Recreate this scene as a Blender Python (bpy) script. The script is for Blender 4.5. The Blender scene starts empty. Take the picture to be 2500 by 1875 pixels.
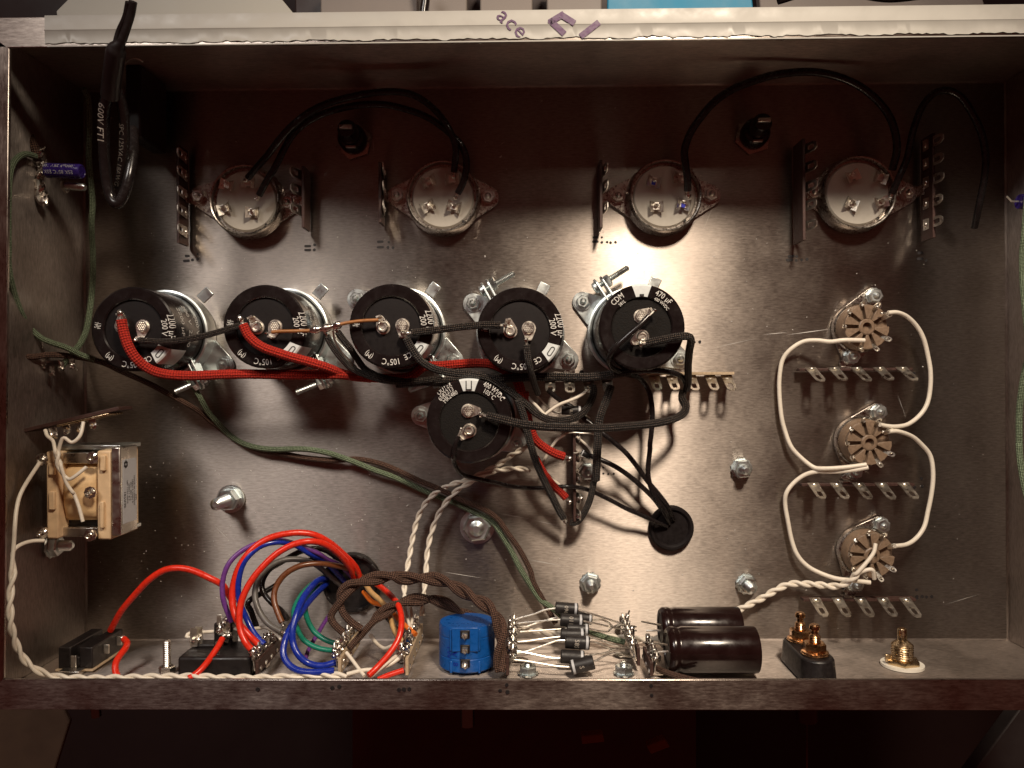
import bpy, math, random
from mathutils import Vector, Matrix
random.seed(7)
SC = bpy.context.scene
COL = SC.collection
V = Vector
R = math.radians
# ------------------------------------------------------------------ camera
F_PX = 1943.0                     # focal length in pixels of the 2500 px wide photograph
D = 0.3755                        # camera height above the chassis floor (m)
CAM = V((0, 0, D))
_w = V((-27 / F_PX, -1 / F_PX, -1)).normalized()
_r = _w.cross(V((0, 1, 0))).normalized()
_u = _r.cross(_w)
_ro = -0.005
_r, _u = math.cos(_ro) * _r + math.sin(_ro) * _u, -math.sin(_ro) * _r + math.cos(_ro) * _u
cam_d = bpy.data.cameras.new('camera')
cam_d.sensor_width = 36
cam_d.lens = F_PX / 2500 * 36
cam_d.clip_start = 0.01
cam_d.clip_end = 50
cam = bpy.data.objects.new('camera', cam_d)
COL.objects.link(cam)
mw = Matrix((( _r.x, _u.x, -_w.x, 0), (_r.y, _u.y, -_w.y, 0), (_r.z, _u.z, -_w.z, D), (0, 0, 0, 1)))
cam.matrix_world = mw
SC.camera = cam
# ------------------------------------------------------------------ world + lamps
wd = bpy.data.worlds.new('World')
SC.world = wd
wd.use_nodes = True
wd.node_tree.nodes['Background'].inputs[0].default_value = (1.0, 0.21, 0.14, 1)
wd.node_tree.nodes['Background'].inputs[1].default_value = 0.058

def lamp(name, kind, loc, aim, energy, color, **kw):
    l = bpy.data.lights.new(name, kind)
    l.energy = energy
    l.color = color
    for k, v in kw.items():
        setattr(l, k, v)
    o = bpy.data.objects.new(name, l)
    COL.objects.link(o)
    o.location = loc
    o.rotation_euler = (V(aim) - V(loc)).to_track_quat('-Z', 'Y').to_euler()
    return o
lamp('desk_lamp_light', 'SPOT', (0.14, 0.40, 0.46), (0.02, -0.04, 0), 17.0, (1.0, 0.84, 0.66),
     spot_size=R(62), spot_blend=1.0, shadow_soft_size=0.045)
lamp('added_fill_light', 'AREA', (-0.50, 0.74, 0.90), (-0.08, -0.05, 0), 5.2, (1.0, 0.93, 0.86), shape='DISK', size=0.35)  # unseen fill light, added for a silvery sheen on the left floor
SC.view_settings.view_transform = 'Standard'
SC.view_settings.look = 'None'
SC.view_settings.exposure = 0
SC.view_settings.gamma = 1
SC.cycles.use_denoising = True
SC.cycles.max_bounces = 8
SC.cycles.caustics_reflective = True
SC.cycles.sample_clamp_indirect = 8

# ------------------------------------------------------------------ helpers
def ray(px, py):
    return _w + (px - 1250) / F_PX * _r - (py - 937.5) / F_PX * _u
def P(px, py, z=0.0):             # point of the photograph at height z
    d = ray(px, py)
    return CAM + d * ((z - D) / d.z)
def PY(px, py, Y):                # ... on an upright plane Y
    d = ray(px, py)
    return CAM + d * (Y / d.y)
def L(px, z=0.0):
    return px * (D - z) / F_PX
CR = dict(a=(0, 0, 2.592), b=(600, 0, 2.593), c=(1250, 0, 2.592), d=(1850, 0, 2.592), e=(0, 600, 2.592),
          f=(500, 620, 2.677), g=(1000, 620, 3.318), h=(1350, 620, 3.318), i=(1850, 620, 3.318),
          j=(1850, 1080, 3.318), k=(1200, 1000, 4.022), l=(0, 1200, 3.318), m=(500, 1250, 3.6875),
          n=(980, 1350, 3.814), o=(1450, 1400, 3.687), p=(1900, 1400, 3.493), q=(1280, 880, 6.381),
          r=(0, 330, 7.212), N=(0, 0, 1.0))
def C(k, pts):
    ox, oy, s = CR[k]
    return [(ox + p[0] / s, oy + p[1] / s) + ((p[2],) if len(p) > 2 else (None,)) for p in pts]
def c1(k, x, y):
    ox, oy, s = CR[k]
    return ox + x / s, oy + y / s

def frame(axis, up=None):
    a = V(axis).normalized()
    if up is None:
        up = V((0, 0, 1)) if abs(a.z) < 0.9 else V((0, 1, 0))
    x = V(up).cross(a)
    if x.length < 1e-6:
        x = V((1, 0, 0)).cross(a)
    x.normalize()
    y = a.cross(x)
    return x, y, a

class MB:
    def __init__(s):
        s.v = []; s.f = []; s.uv = {}
    def add(s, vs, fs):
        b = len(s.v)
        s.v += [V(p) for p in vs]
        s.f += [tuple(i + b for i in f) for f in fs]
        return b
    def box(s, c, sx, sy, sz, ax=None):
        X, Y, Z = ax or (V((1, 0, 0)), V((0, 1, 0)), V((0, 0, 1)))
        c = V(c)
        vs = [c + X * (sx / 2 * i) + Y * (sy / 2 * j) + Z * (sz / 2 * k) for k in (-1, 1) for j in (-1, 1) for i in (-1, 1)]
        s.add(vs, [(0, 2, 3, 1), (4, 5, 7, 6), (0, 1, 5, 4), (2, 6, 7, 3), (0, 4, 6, 2), (1, 3, 7, 5)])
        return s
    def bx(s, x0, x1, y0, y1, z0, z1):
        return s.box(((x0 + x1) / 2, (y0 + y1) / 2, (z0 + z1) / 2), abs(x1 - x0), abs(y1 - y0), abs(z1 - z0))
    def lathe(s, prof, o, axis=(0, 0, 1), n=24, up=None, close=False):
        X, Y, A = frame(axis, up)
        o = V(o)
        vs = []
        for (r, h) in prof:
            for i in range(n):
                t = 2 * math.pi * i / n
                vs.append(o + A * h + (X * math.cos(t) + Y * math.sin(t)) * r)
        m = len(prof)
        fs = []
        for j in range(m - 1 + (1 if close else 0)):
            k = (j + 1) % m
            for i in range(n):
                q = (i + 1) % n
                fs.append((j * n + i, j * n + q, k * n + q, k * n + i))
        if not close:
            if prof[0][0] > 1e-7: fs.append(tuple(range(n - 1, -1, -1)))
            if prof[-1][0] > 1e-7: fs.append(tuple((m - 1) * n + i for i in range(n)))
        s.add(vs, fs)
        return s
    def cyl(s, p0, p1, r0, r1=None, n=16):
        p0 = V(p0); p1 = V(p1)
        h = (p1 - p0).length
        return s.lathe([(r0, 0), (r0 if r1 is None else r1, h)], p0, p1 - p0, n)
    def thread(s, p0, p1, r, pitch=0.0009, n=14, depth=0.14):
        p0 = V(p0); p1 = V(p1)
        h = (p1 - p0).length
        k = max(2, int(h / pitch))
        prof = []
        for i in range(k):
            prof += [(r * (1 - depth), h * i / k), (r, h * (i + .5) / k)]
        prof += [(r * (1 - depth), h), (r * .45, h + r * .35)]
        return s.lathe(prof, p0, p1 - p0, n)
    def nut(s, o, axis, R_, h, rot=0.0, n=6):
        X, Y, A = frame(axis)
        o = V(o)
        vs = []
        for (rr, hh) in ((R_ * .96, 0), (R_, h * .12), (R_, h * .85), (R_ * .86, h), (R_ * .5, h), (R_ * .5, h * .6)):
            for i in range(n):
                t = 2 * math.pi * i / n + rot
                vs.append(o + A * hh + (X * math.cos(t) + Y * math.sin(t)) * rr)
        fs = []
        for j in range(5):
            for i in range(n):
                q = (i + 1) % n
                fs.append((j * n + i, j * n + q, (j + 1) * n + q, (j + 1) * n + i))
        fs.append(tuple(5 * n + i for i in range(n)))
        fs.append(tuple(range(n - 1, -1, -1)))
        s.add(vs, fs)
        return s
    def star(s, o, axis, r0, r1, h, n=12):      # toothed lock washer
        X, Y, A = frame(axis)
        o = V(o)
        vs = []
        for hh in (0, h):
            for i in range(2 * n):
                t = math.pi * i / n
                rr = r1 if i % 2 else r0
                vs.append(o + A * (hh + (0.0002 if i % 4 == 1 else 0)) + (X * math.cos(t) + Y * math.sin(t)) * rr)
        m = 2 * n
        fs = [(i, (i + 1) % m, m + (i + 1) % m, m + i) for i in range(m)]
        fs += [tuple(m + i for i in range(m)), tuple(range(m - 1, -1, -1))]
        s.add(vs, fs)
        return s
    def prism(s, pts, o, X, Y, h):               # polygon in the X,Y plane, extruded along X x Y
        A = V(X).cross(V(Y)).normalized()
        n = len(pts)
        vs = [V(o) + V(X) * a + V(Y) * b for a, b in pts]
        vs += [p + A * h for p in vs]
        fs = [tuple(range(n - 1, -1, -1)), tuple(range(n, 2 * n))]
        fs += [(i, (i + 1) % n, n + (i + 1) % n, n + i) for i in range(n)]
        s.add(vs, fs)
        return s
    def ring_prism(s, outer, inner, o, X, Y, h):
        A = V(X).cross(V(Y)).normalized()
        n = len(outer)
        vs = [V(o) + V(X) * a + V(Y) * b for a, b in outer] + [V(o) + V(X) * a + V(Y) * b for a, b in inner]
        vs += [p + A * h for p in vs]
        fs = []
        m = 2 * n
        for i in range(n):
            q = (i + 1) % n
            fs += [(i, n + i, n + q, q), (m + i, m + q, m + n + q, m + n + i), (i, q, m + q, m + i), (n + i, m + n + i, m + n + q, n + q)]
        s.add(vs, fs)
        return s
    def slab(s, quad, th):
        q = [V(p) for p in quad]
        nrm = (q[1] - q[0]).cross(q[2] - q[0]).normalized()
        n = len(q)
        s.add(q + [p + nrm * th for p in q], [tuple(range(n - 1, -1, -1)), tuple(range(n, 2 * n))] +
              [(i, (i + 1) % n, n + (i + 1) % n, n + i) for i in range(n)])
        return s
    def tube(s, pts, r, n=10, rfun=None, cap=True):
        pts = [V(p) for p in pts]
        m = len(pts)
        T = []
        for i in range(m):
            t = pts[min(i + 1, m - 1)] - pts[max(i - 1, 0)]
            T.append(t.normalized() if t.length > 1e-9 else V((0, 0, 1)))
        x, y, a = frame(T[0])
        b = len(s.v)
        ln = 0.0
        lens = []
        for i in range(m):
            if i:
                ln += (pts[i] - pts[i - 1]).length
                q = T[i - 1].rotation_difference(T[i])
                x = q @ x
                x = (x - T[i] * x.dot(T[i])).normalized()
            yv = T[i].cross(x)
            lens.append(ln)
            rr = r * (rfun(i / (m - 1)) if rfun else 1)
            for k in range(n):
                t = 2 * math.pi * k / n
                s.v.append(pts[i] + (x * math.cos(t) + yv * math.sin(t)) * rr)
        for i in range(m - 1):
            for k in range(n):
                q = (k + 1) % n
                s.uv[len(s.f)] = [(k / n, lens[i] / r), ((k + 1) / n, lens[i] / r), ((k + 1) / n, lens[i + 1] / r), (k / n, lens[i + 1] / r)]
                s.f.append((b + i * n + k, b + i * n + q, b + (i + 1) * n + q, b + (i + 1) * n + k))
        if cap:
            s.f.append(tuple(b + k for k in range(n - 1, -1, -1)))
            s.f.append(tuple(b + (m - 1) * n + k for k in range(n)))
        return s
    def blob(s, c, r, k=0.35, n=8, sq=(1, 1, 1)):
        c = V(c)
        vs = []
        rows = 5
        for j in range(rows + 1):
            ph = math.pi * j / rows
            for i in range(n):
                t = 2 * math.pi * i / n
                q = r * (1 + random.uniform(-k, k))
                vs.append(c + V((math.sin(ph) * math.cos(t) * sq[0], math.sin(ph) * math.sin(t) * sq[1], math.cos(ph) * sq[2])) * q)
        fs = []
        for j in range(rows):
            for i in range(n):
                q = (i + 1) % n
                fs.append((j * n + i, j * n + q, (j + 1) * n + q, (j + 1) * n + i)[::-1])
        s.add(vs, fs)
        return s
    def build(s, name, mat, parent=None, sharp=35, smooth=True, bevel=0):
        me = bpy.data.meshes.new(name)
        me.from_pydata([tuple(p) for p in s.v], [], s.f)
        if s.uv:
            ul = me.uv_layers.new(name='UVMap')
            for fi, uvs in s.uv.items():
                ls = me.polygons[fi].loop_start
                for q, uv in enumerate(uvs):
                    ul.data[ls + q].uv = uv
        if smooth:
            me.polygons.foreach_set('use_smooth', [True] * len(me.polygons))
            me.set_sharp_from_angle(angle=R(sharp))
        me.materials.append(M[mat] if isinstance(mat, str) else mat)
        me.update()
        o = bpy.data.objects.new(name, me)
        COL.objects.link(o)
        if parent is not None:
            o.parent = parent
            o.matrix_parent_inverse = Matrix.Translation(parent.location).inverted()
        if bevel:
            bv = o.modifiers.new('bevel', 'BEVEL')
            bv.width = bevel; bv.segments = 2; bv.limit_method = 'ANGLE'; bv.angle_limit = R(40)
        return o

def tag(o, label, cat, group=None, kind=None):
    o['label'] = label
    o['category'] = cat
    if group: o['group'] = group
    if kind: o['kind'] = kind
    return o
def thing(name, loc, label, cat, group=None):
    o = bpy.data.objects.new(name, None)
    COL.objects.link(o)
    o.location = loc
    o.empty_display_size = 0.005
    return tag(o, label, cat, group)

_TX = {}
def glyphs(s):
    if s not in _TX:
        c = bpy.data.curves.new('text', 'FONT')
        c.body = s; c.size = 1; c.resolution_u = 2
        o = bpy.data.objects.new('text', c)
        m = bpy.data.meshes.new_from_object(o)
        _TX[s] = ([(v.co.x, v.co.y) for v in m.vertices], [tuple(p.vertices) for p in m.polygons])
        bpy.data.objects.remove(o); bpy.data.curves.remove(c); bpy.data.meshes.remove(m)
    return _TX[s]
def text(name, s, size, mat, parent, fn, center=True, sx=1.0, bold=0.0):
    vs, fs = glyphs(s)
    x0 = min(v[0] for v in vs); x1 = max(v[0] for v in vs)
    off = (x0 + x1) / 2 if center else x0
    b = MB()
    b.add([fn((x - off) * size * sx, (y - .35) * size) for x, y in vs], fs)
    return b.build(name, mat, parent, smooth=False)
def flat_text(o, X, Y):
    o = V(o); X = V(X); Y = V(Y)
    return lambda x, y: o + X * x + Y * y
def arc_text(c, rad, ang, z, edge=1e9):         # ang: angle (deg, ccw from +x) of the text's middle; tops outward
    def fn(x, y):
        a = R(ang) - x / rad
        q = rad + y
        if q > edge * .975: return V((c[0] + edge * 1.006 * math.cos(a), c[1] + edge * 1.006 * math.sin(a), z - .0003 - (q - edge * .975)))
        return V((c[0] + q * math.cos(a), c[1] + q * math.sin(a), z))
    return fn
def side_text(c, rad, ang, z):        # on a can's side, tops towards the floor
    def fn(x, y):
        a = R(ang) - x / rad
        return V((c[0] + rad * math.cos(a), c[1] + rad * math.sin(a), z - y))
    return fn

# ------------------------------------------------------------------ materials
M = {}
def mat(name):
    m = bpy.data.materials.new(name)
    m.use_nodes = True
    M[name] = m
    nt = m.node_tree
    return m, nt, nt.nodes['Principled BSDF']
def nd(nt, t, **kw):
    n = nt.nodes.new(t)
    for k, v in kw.items():
        if k.startswith('i_'):
            n.inputs[k[2:]].default_value = v
        else:
            setattr(n, k, v)
    return n
def noise(nt, scale, detail=4, rough=.6, vec=None, mapping=None, coord='Object'):
    tc = nd(nt, 'ShaderNodeTexCoord')
    src = tc.outputs[coord]
    if mapping:
        mp = nd(nt, 'ShaderNodeMapping')
        mp.inputs['Scale'].default_value = mapping
        nt.links.new(src, mp.inputs[0]); src = mp.outputs[0]
    n = nd(nt, 'ShaderNodeTexNoise')
    n.inputs['Scale'].default_value = scale; n.inputs['Detail'].default_value = detail; n.inputs['Roughness'].default_value = rough
    nt.links.new(src, n.inputs['Vector'])
    return n.outputs['Fac']
def rng(nt, fac, a, b, lo=0.0, hi=1.0):
    m = nd(nt, 'ShaderNodeMapRange')
    m.inputs['From Min'].default_value = lo; m.inputs['From Max'].default_value = hi
    m.inputs['To Min'].default_value = a; m.inputs['To Max'].default_value = b
    nt.links.new(fac, m.inputs['Value'])
    return m.outputs['Result']
def mixc(nt, fac, a, b):
    m = nd(nt, 'ShaderNodeMix', data_type='RGBA')
    nt.links.new(fac, m.inputs['Factor'])
    for k, c in (('A', a), ('B', b)):
        sock = [i for i in m.inputs if i.name == k and i.type == 'RGBA'][0]
        if isinstance(c, tuple): sock.default_value = c + (1,)
        else: nt.links.new(c, sock)
    return [o for o in m.outputs if o.type == 'RGBA'][0]
def bump(nt, bs, h, strength, dist):
    b = nd(nt, 'ShaderNodeBump')
    b.inputs['Strength'].default_value = strength; b.inputs['Distance'].default_value = dist
    nt.links.new(h, b.inputs['Height'])
    nt.links.new(b.outputs[0], bs.inputs['Normal'])
def simple(name, col, rough=.45, metal=0.0, var=.25, nscale=400, bmp=0.0, spec=.5, rvar=.12, coat=0.0):
    m, nt, bs = mat(name)
    f = noise(nt, nscale, 4)
    c2 = tuple(min(1, x * (1 - var)) for x in col)
    nt.links.new(mixc(nt, rng(nt, f, 0, 1, .3, .7), c2, tuple(min(1, x * (1 + var * .6)) for x in col)), bs.inputs['Base Color'])
    nt.links.new(rng(nt, f, max(.02, rough - rvar), rough + rvar, .3, .7), bs.inputs['Roughness'])
    bs.inputs['Metallic'].default_value = metal
    bs.inputs['Specular IOR Level'].default_value = spec
    if coat: bs.inputs['Coat Weight'].default_value = coat; bs.inputs['Coat Roughness'].default_value = .08
    if bmp: bump(nt, bs, f, bmp, .0003)
    return m
def brushed(name, col, axis, rough=.43, aniso=.985):
    # rolled and brushed sheet: grain runs along x (axis 'x') or z
    m, nt, bs = mat(name)
    mp = {'x': (300, 1500, 1500), 'y': (1500, 300, 1500)}[axis]
    g = noise(nt, 1.0, 5, .65, mapping=mp)
    sm = noise(nt, 26, 5, .62)
    sp = noise(nt, 9, 3, .5)
    b1 = mixc(nt, rng(nt, g, 0, 1, .3, .7), tuple(c * .66 for c in col), tuple(c * 1.14 for c in col))
    m2 = nd(nt, 'ShaderNodeMix', data_type='RGBA', blend_type='MULTIPLY')
    m2.inputs[0].default_value = 1
    ia = [i for i in m2.inputs if i.type == 'RGBA']
    nt.links.new(b1, ia[0])
    nt.links.new(mixc(nt, rng(nt, sm, 0, 1, .42, .62), (.86, .86, .86), (1, 1, 1)), ia[1])
    nt.links.new([o for o in m2.outputs if o.type == 'RGBA'][0], bs.inputs['Base Color'])
    ad = nd(nt, 'ShaderNodeMath', operation='ADD')
    nt.links.new(rng(nt, g, -.04, .04, .3, .7), ad.inputs[0])
    nt.links.new(rng(nt, sm, rough - .05, rough + .10, .35, .68), ad.inputs[1])
    nt.links.new(ad.outputs[0], bs.inputs['Roughness'])
    bs.inputs['Metallic'].default_value = 1
    bs.inputs['Anisotropic'].default_value = aniso
    tg = nd(nt, 'ShaderNodeTangent', direction_type='UV_MAP')
    tg.uv_map = 'UVMap'
    nt.links.new(tg.outputs[0], bs.inputs['Tangent'])
    hs = nd(nt, 'ShaderNodeMath', operation='MULTIPLY_ADD')
    nt.links.new(sp, hs.inputs[0]); hs.inputs[1].default_value = 2.0
    nt.links.new(g, hs.inputs[2])
    bump(nt, bs, hs.outputs[0], .18, .00012)
    return m
def braid(name, dark, light, rough=.75, spec=.4, k=1.0, lo=.9, hi=3.0):
    m, nt, bs = mat(name)
    uv = nd(nt, 'ShaderNodeUVMap'); uv.uv_map = 'UVMap'
    sx = nd(nt, 'ShaderNodeSeparateXYZ')
    nt.links.new(uv.outputs[0], sx.inputs[0])
    outs = []
    for sg in (1, -1):
        a = nd(nt, 'ShaderNodeMath', operation='MULTIPLY'); a.inputs[1].default_value = 2 * math.pi * 5 * sg
        nt.links.new(sx.outputs[0], a.inputs[0])
        b = nd(nt, 'ShaderNodeMath', operation='MULTIPLY_ADD'); b.inputs[1].default_value = 6.2 * k
        nt.links.new(sx.outputs[1], b.inputs[0]); nt.links.new(a.outputs[0], b.inputs[2])
        c = nd(nt, 'ShaderNodeMath', operation='SINE'); nt.links.new(b.outputs[0], c.inputs[0])
        outs.append(c.outputs[0])
    pr = nd(nt, 'ShaderNodeMath', operation='MULTIPLY')
    nt.links.new(outs[0], pr.inputs[0]); nt.links.new(outs[1], pr.inputs[1])
    nf = noise(nt, 1500, 3, .7)
    ad = nd(nt, 'ShaderNodeMath', operation='MULTIPLY_ADD')
    nt.links.new(nf, ad.inputs[0]); ad.inputs[1].default_value = 3.2
    nt.links.new(pr.outputs[0], ad.inputs[2])
    nt.links.new(mixc(nt, rng(nt, ad.outputs[0], 0, 1, lo, hi), dark, light), bs.inputs['Base Color'])
    bs.inputs['Roughness'].default_value = rough
    bs.inputs['Specular IOR Level'].default_value = spec
    bump(nt, bs, ad.outputs[0], .9, .0004)
    return m
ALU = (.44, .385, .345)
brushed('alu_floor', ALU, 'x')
brushed('alu_wall_lit', tuple(c * 1.25 for c in ALU), 'x', .50, .85)  # same sheet in a lighter copy: the wall's direct light lifted into its colour
brushed('alu_flange', ALU, 'x', .29, .80)
brushed('alu_flange_side', ALU, 'y', .29, .80)
brushed('alu_side', ALU, 'y', .46, .85)
simple('zinc', (.74, .80, .80), .36, 1, .06, 150)
simple('steel', (.66, .63, .58), .32, 1, .08, 200)
simple('tinned', (.88, .84, .76), .36, 1, .10, 500, .1)
simple('solder', (.82, .78, .72), .26, 1, .15, 500, .2)
simple('steel_dark', (.22, .21, .20), .28, 1, .08, 200)
simple('nickel', (.46, .42, .38), .30, 1, .2, 700, .1)
simple('gold', (.66, .38, .19), .22, 1, .1, 700)
simple('brass', (.72, .55, .34), .26, 1, .2, 700)
simple('copper', (.36, .15, .05), .42, .2, .2, 500)
simple('sleeve_black', (.011, .008, .008), .22, 0, .3, 250, .05, .5, .08)
simple('sleeve_brown', (.013, .005, .0045), .2, 0, .3, 250, .05, .5, .07)
simple('rubber_black', (.008, .005, .005), .6, 0, .3, 600, .15, .25)
simple('granular_black', (.008, .006, .005), .8, 0, .8, 1500, 1.0, .25)
simple('plastic_black', (.014, .011, .011), .4, 0, .3, 500, .08)
simple('plastic_blue', (.006, .09, .36), .33, 0, .15, 500, .05)
simple('phenolic_dark', (.055, .024, .018), .55, 0, .35, 900, .2)
simple('phenolic_tan', (.50, .38, .25), .6, 0, .2, 900, .2)
simple('phenolic_brown', (.22, .150, .100), .42, 0, .25, 900, .2)
simple('ceramic', (.52, .49, .43), .14, 0, .06, 200, 0, .6, .05, .6)
simple('white_ink', (.72, .70, .66), .55, 0, .15, 1500)
simple('white_print', (.70, .74, .74), .4, 0, .06, 800)
simple('label_paper', (.55, .56, .58), .5, 0, .06, 800)
simple('black_ink', (.012, .009, .010), .6, 0, .2, 900)
simple('cloth_ink', (.16, .14, .12), .5, 0, .2, 1500)
simple('grey_ink', (.45, .40, .34), .5, 0, .2, 1500)
simple('blue_ink', (.02, .03, .55), .5, 0, .2, 900)
simple('purple_ink', (.06, .008, .07), .5, 0, .15, 900)
simple('film_white', (.33, .318, .29), .5, 0, .05, 120, .1)
simple('wire_white', (.80, .73, .62), .38, 0, .08, 900, .06)
simple('wire_red', (.72, .028, .010), .30, 0, .08, 500, .04)
simple('wire_blue', (.010, .030, .32), .26, 0, .12, 500, .04)
simple('wire_purple', (.15, .045, .24), .3, 0, .1, 500, .04)
simple('wire_green', (.010, .20, .13), .3, 0, .1, 500, .04)
simple('wire_grey', (.13, .12, .11), .35, 0, .1, 500, .04)
simple('wire_brown', (.17, .055, .018), .33, 0, .12, 500, .04)
simple('wire_tan', (.55, .34, .14), .38, 0, .12, 500, .04)
simple('wire_orange', (.70, .16, .02), .35, 0, .12, 500, .04)
simple('wire_black', (.014, .011, .011), .24, 0, .2, 500, .05)
braid('cloth_black', (.004, .003, .003), (.20, .15, .12), .45, .5, 1.0, 1.75, 2.9)  # sparse pale flecks put sparkling highlights into the braid colour
braid('cloth_red', (.30, .008, .004), (.80, .05, .02))
braid('cloth_green', (.06, .085, .045), (.42, .52, .34))
braid('cloth_brown', (.022, .010, .007), (.26, .14, .095))
simple('nylon', (.80, .76, .66), .45, 0, .05, 400)
simple('bobbin', (.70, .50, .30), .42, 0, .12, 300, .1)
simple('tape', (.80, .56, .30), .6, 0, .12, 500, .2)
simple('cap_violet', (.035, .018, .16), .25, 0, .2, 500)
simple('diode_black', (.017, .014, .014), .5, 0, .25, 900, .1)
simple('sheet_grey', (.36, .35, .31), .6, 0, .12, 20, .1)
simple('sheet_blue', (.02, .20, .34), .6, 0, .12, 30, .1)
simple('panel_grey', (.22, .19, .17), .6, 0, .2, 20)
simple('panel_dark', (.030, .014, .012), .6, 0, .3, 20)
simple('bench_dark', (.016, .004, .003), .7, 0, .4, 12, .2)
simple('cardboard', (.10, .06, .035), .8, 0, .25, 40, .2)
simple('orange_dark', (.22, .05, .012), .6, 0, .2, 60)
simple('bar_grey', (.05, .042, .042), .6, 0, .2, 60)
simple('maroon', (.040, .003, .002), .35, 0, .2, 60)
# ------------------------------------------------------------------ chassis
X0, X1, Y0, Y1, H, FL, TH = -.2084, .2265, -.1213, .1403, .0762, .0100, .0015
def planar(b, U, W):
    U = V(U); W = V(W)
    for i, f in enumerate(b.f):
        b.uv[i] = [(b.v[k].dot(W), b.v[k].dot(U)) for k in f]
    return b
chassis = thing('amplifier_chassis', (0, 0, 0), 'open brushed aluminium chassis tray holding all the wiring', 'chassis')
planar(MB().bx(X0 - TH, X1 + TH, Y0 - TH, Y1 + TH, -TH, 0), (1, 0, 0), (0, 1, 0)).build('base_panel', 'alu_floor', chassis)
planar(MB().bx(X0 - TH, X1 + TH, Y0 - TH, Y0, 0.0001, H - TH), (1, 0, 0), (0, 0, 1)).build('wall', 'alu_wall_lit', chassis)
planar(MB().bx(X0 - TH, X1 + TH, Y1, Y1 + TH, 0.0001, H - .0045), (1, 0, 0), (0, 0, 1)).build('wall', 'alu_wall_lit', chassis)
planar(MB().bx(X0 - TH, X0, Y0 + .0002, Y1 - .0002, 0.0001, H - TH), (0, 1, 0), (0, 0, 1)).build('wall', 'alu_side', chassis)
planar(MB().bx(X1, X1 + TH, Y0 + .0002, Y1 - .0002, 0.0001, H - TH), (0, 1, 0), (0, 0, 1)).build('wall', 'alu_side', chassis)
g = .0002
a0, a1, b0, b1 = X0 - TH, X1 + TH, Y0 - TH, Y1 - .0004
w = FL + TH
for pts, mm, U in (([(a0 + g, b0), (a1 - g, b0), (a1 - w - g, b0 + w), (a0 + w + g, b0 + w)], 'alu_flange', (1, 0, 0)),
                   ([(a0 + w + g, b1 - w), (a1 - w - g, b1 - w), (a1 - g, b1), (a0 + g, b1)], 'alu_flange', (1, 0, 0)),
                   ([(a0, b0 + g), (P(9, 1650, H).x, b0 + w + g), (P(23, 130, H).x, b1 - w - g), (a0, b1 - g)], 'alu_flange_side', (0, 1, 0)),
                   ([(a1 - w, b0 + w + g), (a1, b0 + g), (a1, b1 - g), (a1 - w, b1 - w - g)], 'alu_flange_side', (0, 1, 0))):
    b = MB().prism(pts, (0, 0, H - TH + .0001), (1, 0, 0), (0, 1, 0), TH)
    planar(b, U, (0, 1, 0) if U[0] else (1, 0, 0)).build('flange', mm, chassis, bevel=.0003)
# fold fillets along the floor
for p, q in (((X0, Y0), (X1, Y0)), ((X0, Y1), (X1, Y1)), ((X0, Y0), (X0, Y1)), ((X1, Y0), (X1, Y1))):
    sx = .0006 if p[0] < 0 and q[0] < 0 else (-.0006 if p[0] > 0 and q[0] > 0 else 0)
    sy = .0006 if p[1] < 0 and q[1] < 0 else (-.0006 if p[1] > 0 and q[1] > 0 else 0)
    b = MB()
    P0 = V((p[0], p[1], 0)); P1 = V((q[0], q[1], 0)); I = V((sx, sy, 0)) * 2
    rows = []
    for t in (0, .25, .5, .75, 1):
        a = math.pi / 2 * t
        off = I * (1 - math.sin(a)) * .8 + V((0, 0, .0012 * .8 * (1 - math.cos(a))))
        rows.append((P0 + off, P1 + off))
    vs = [x for r_ in rows for x in r_]
    b.add(vs, [(2 * i, 2 * i + 1, 2 * i + 3, 2 * i + 2) for i in range(4)])
    for v in b.v: v += V((0, 0, .00006)) + I * .02
    planar(b, (1, 0, 0) if sy else (0, 1, 0), (0, 0, 1)).build('fold', 'alu_wall_lit' if sy else 'alu_side', chassis)

# protective film left on the far flange, torn along its inner edge
fx0 = P(110, 80, H).x
b = MB()
nseg = 260
rows = []
for i in range(nseg + 1):
    x = fx0 + (a1 - fx0) * i / nseg
    j = random.uniform(-.0003, .00035) + .00025 * math.sin(i * .31)
    if random.random() < .07: j += random.uniform(-.0005, .0006)
    lift = .0001 + abs(random.gauss(0, .00012))
    yo = b1 + .0004
    rows.append([(x, yo, H - .004), (x, yo, H + .0003), (x, b1 - .0048, H + .0003), (x, b1 - .0052, H + .00055), (x, b1 - .0056, H + .0003),
                 (x, b1 - w + .0016, H + .0003), (x, b1 - w + .0012 + j, H + .0003 + lift)])
vs = [p for r_ in rows for p in r_]
k = len(rows[0])
b.add(vs, [(i * k + j, i * k + j + 1, (i + 1) * k + j + 1, (i + 1) * k + j) for i in range(nseg) for j in range(k - 1)])
film = b.build('protective_film', 'film_white', chassis, sharp=60)
film['label'] = 'white protective film with torn edge and purple print'
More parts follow.
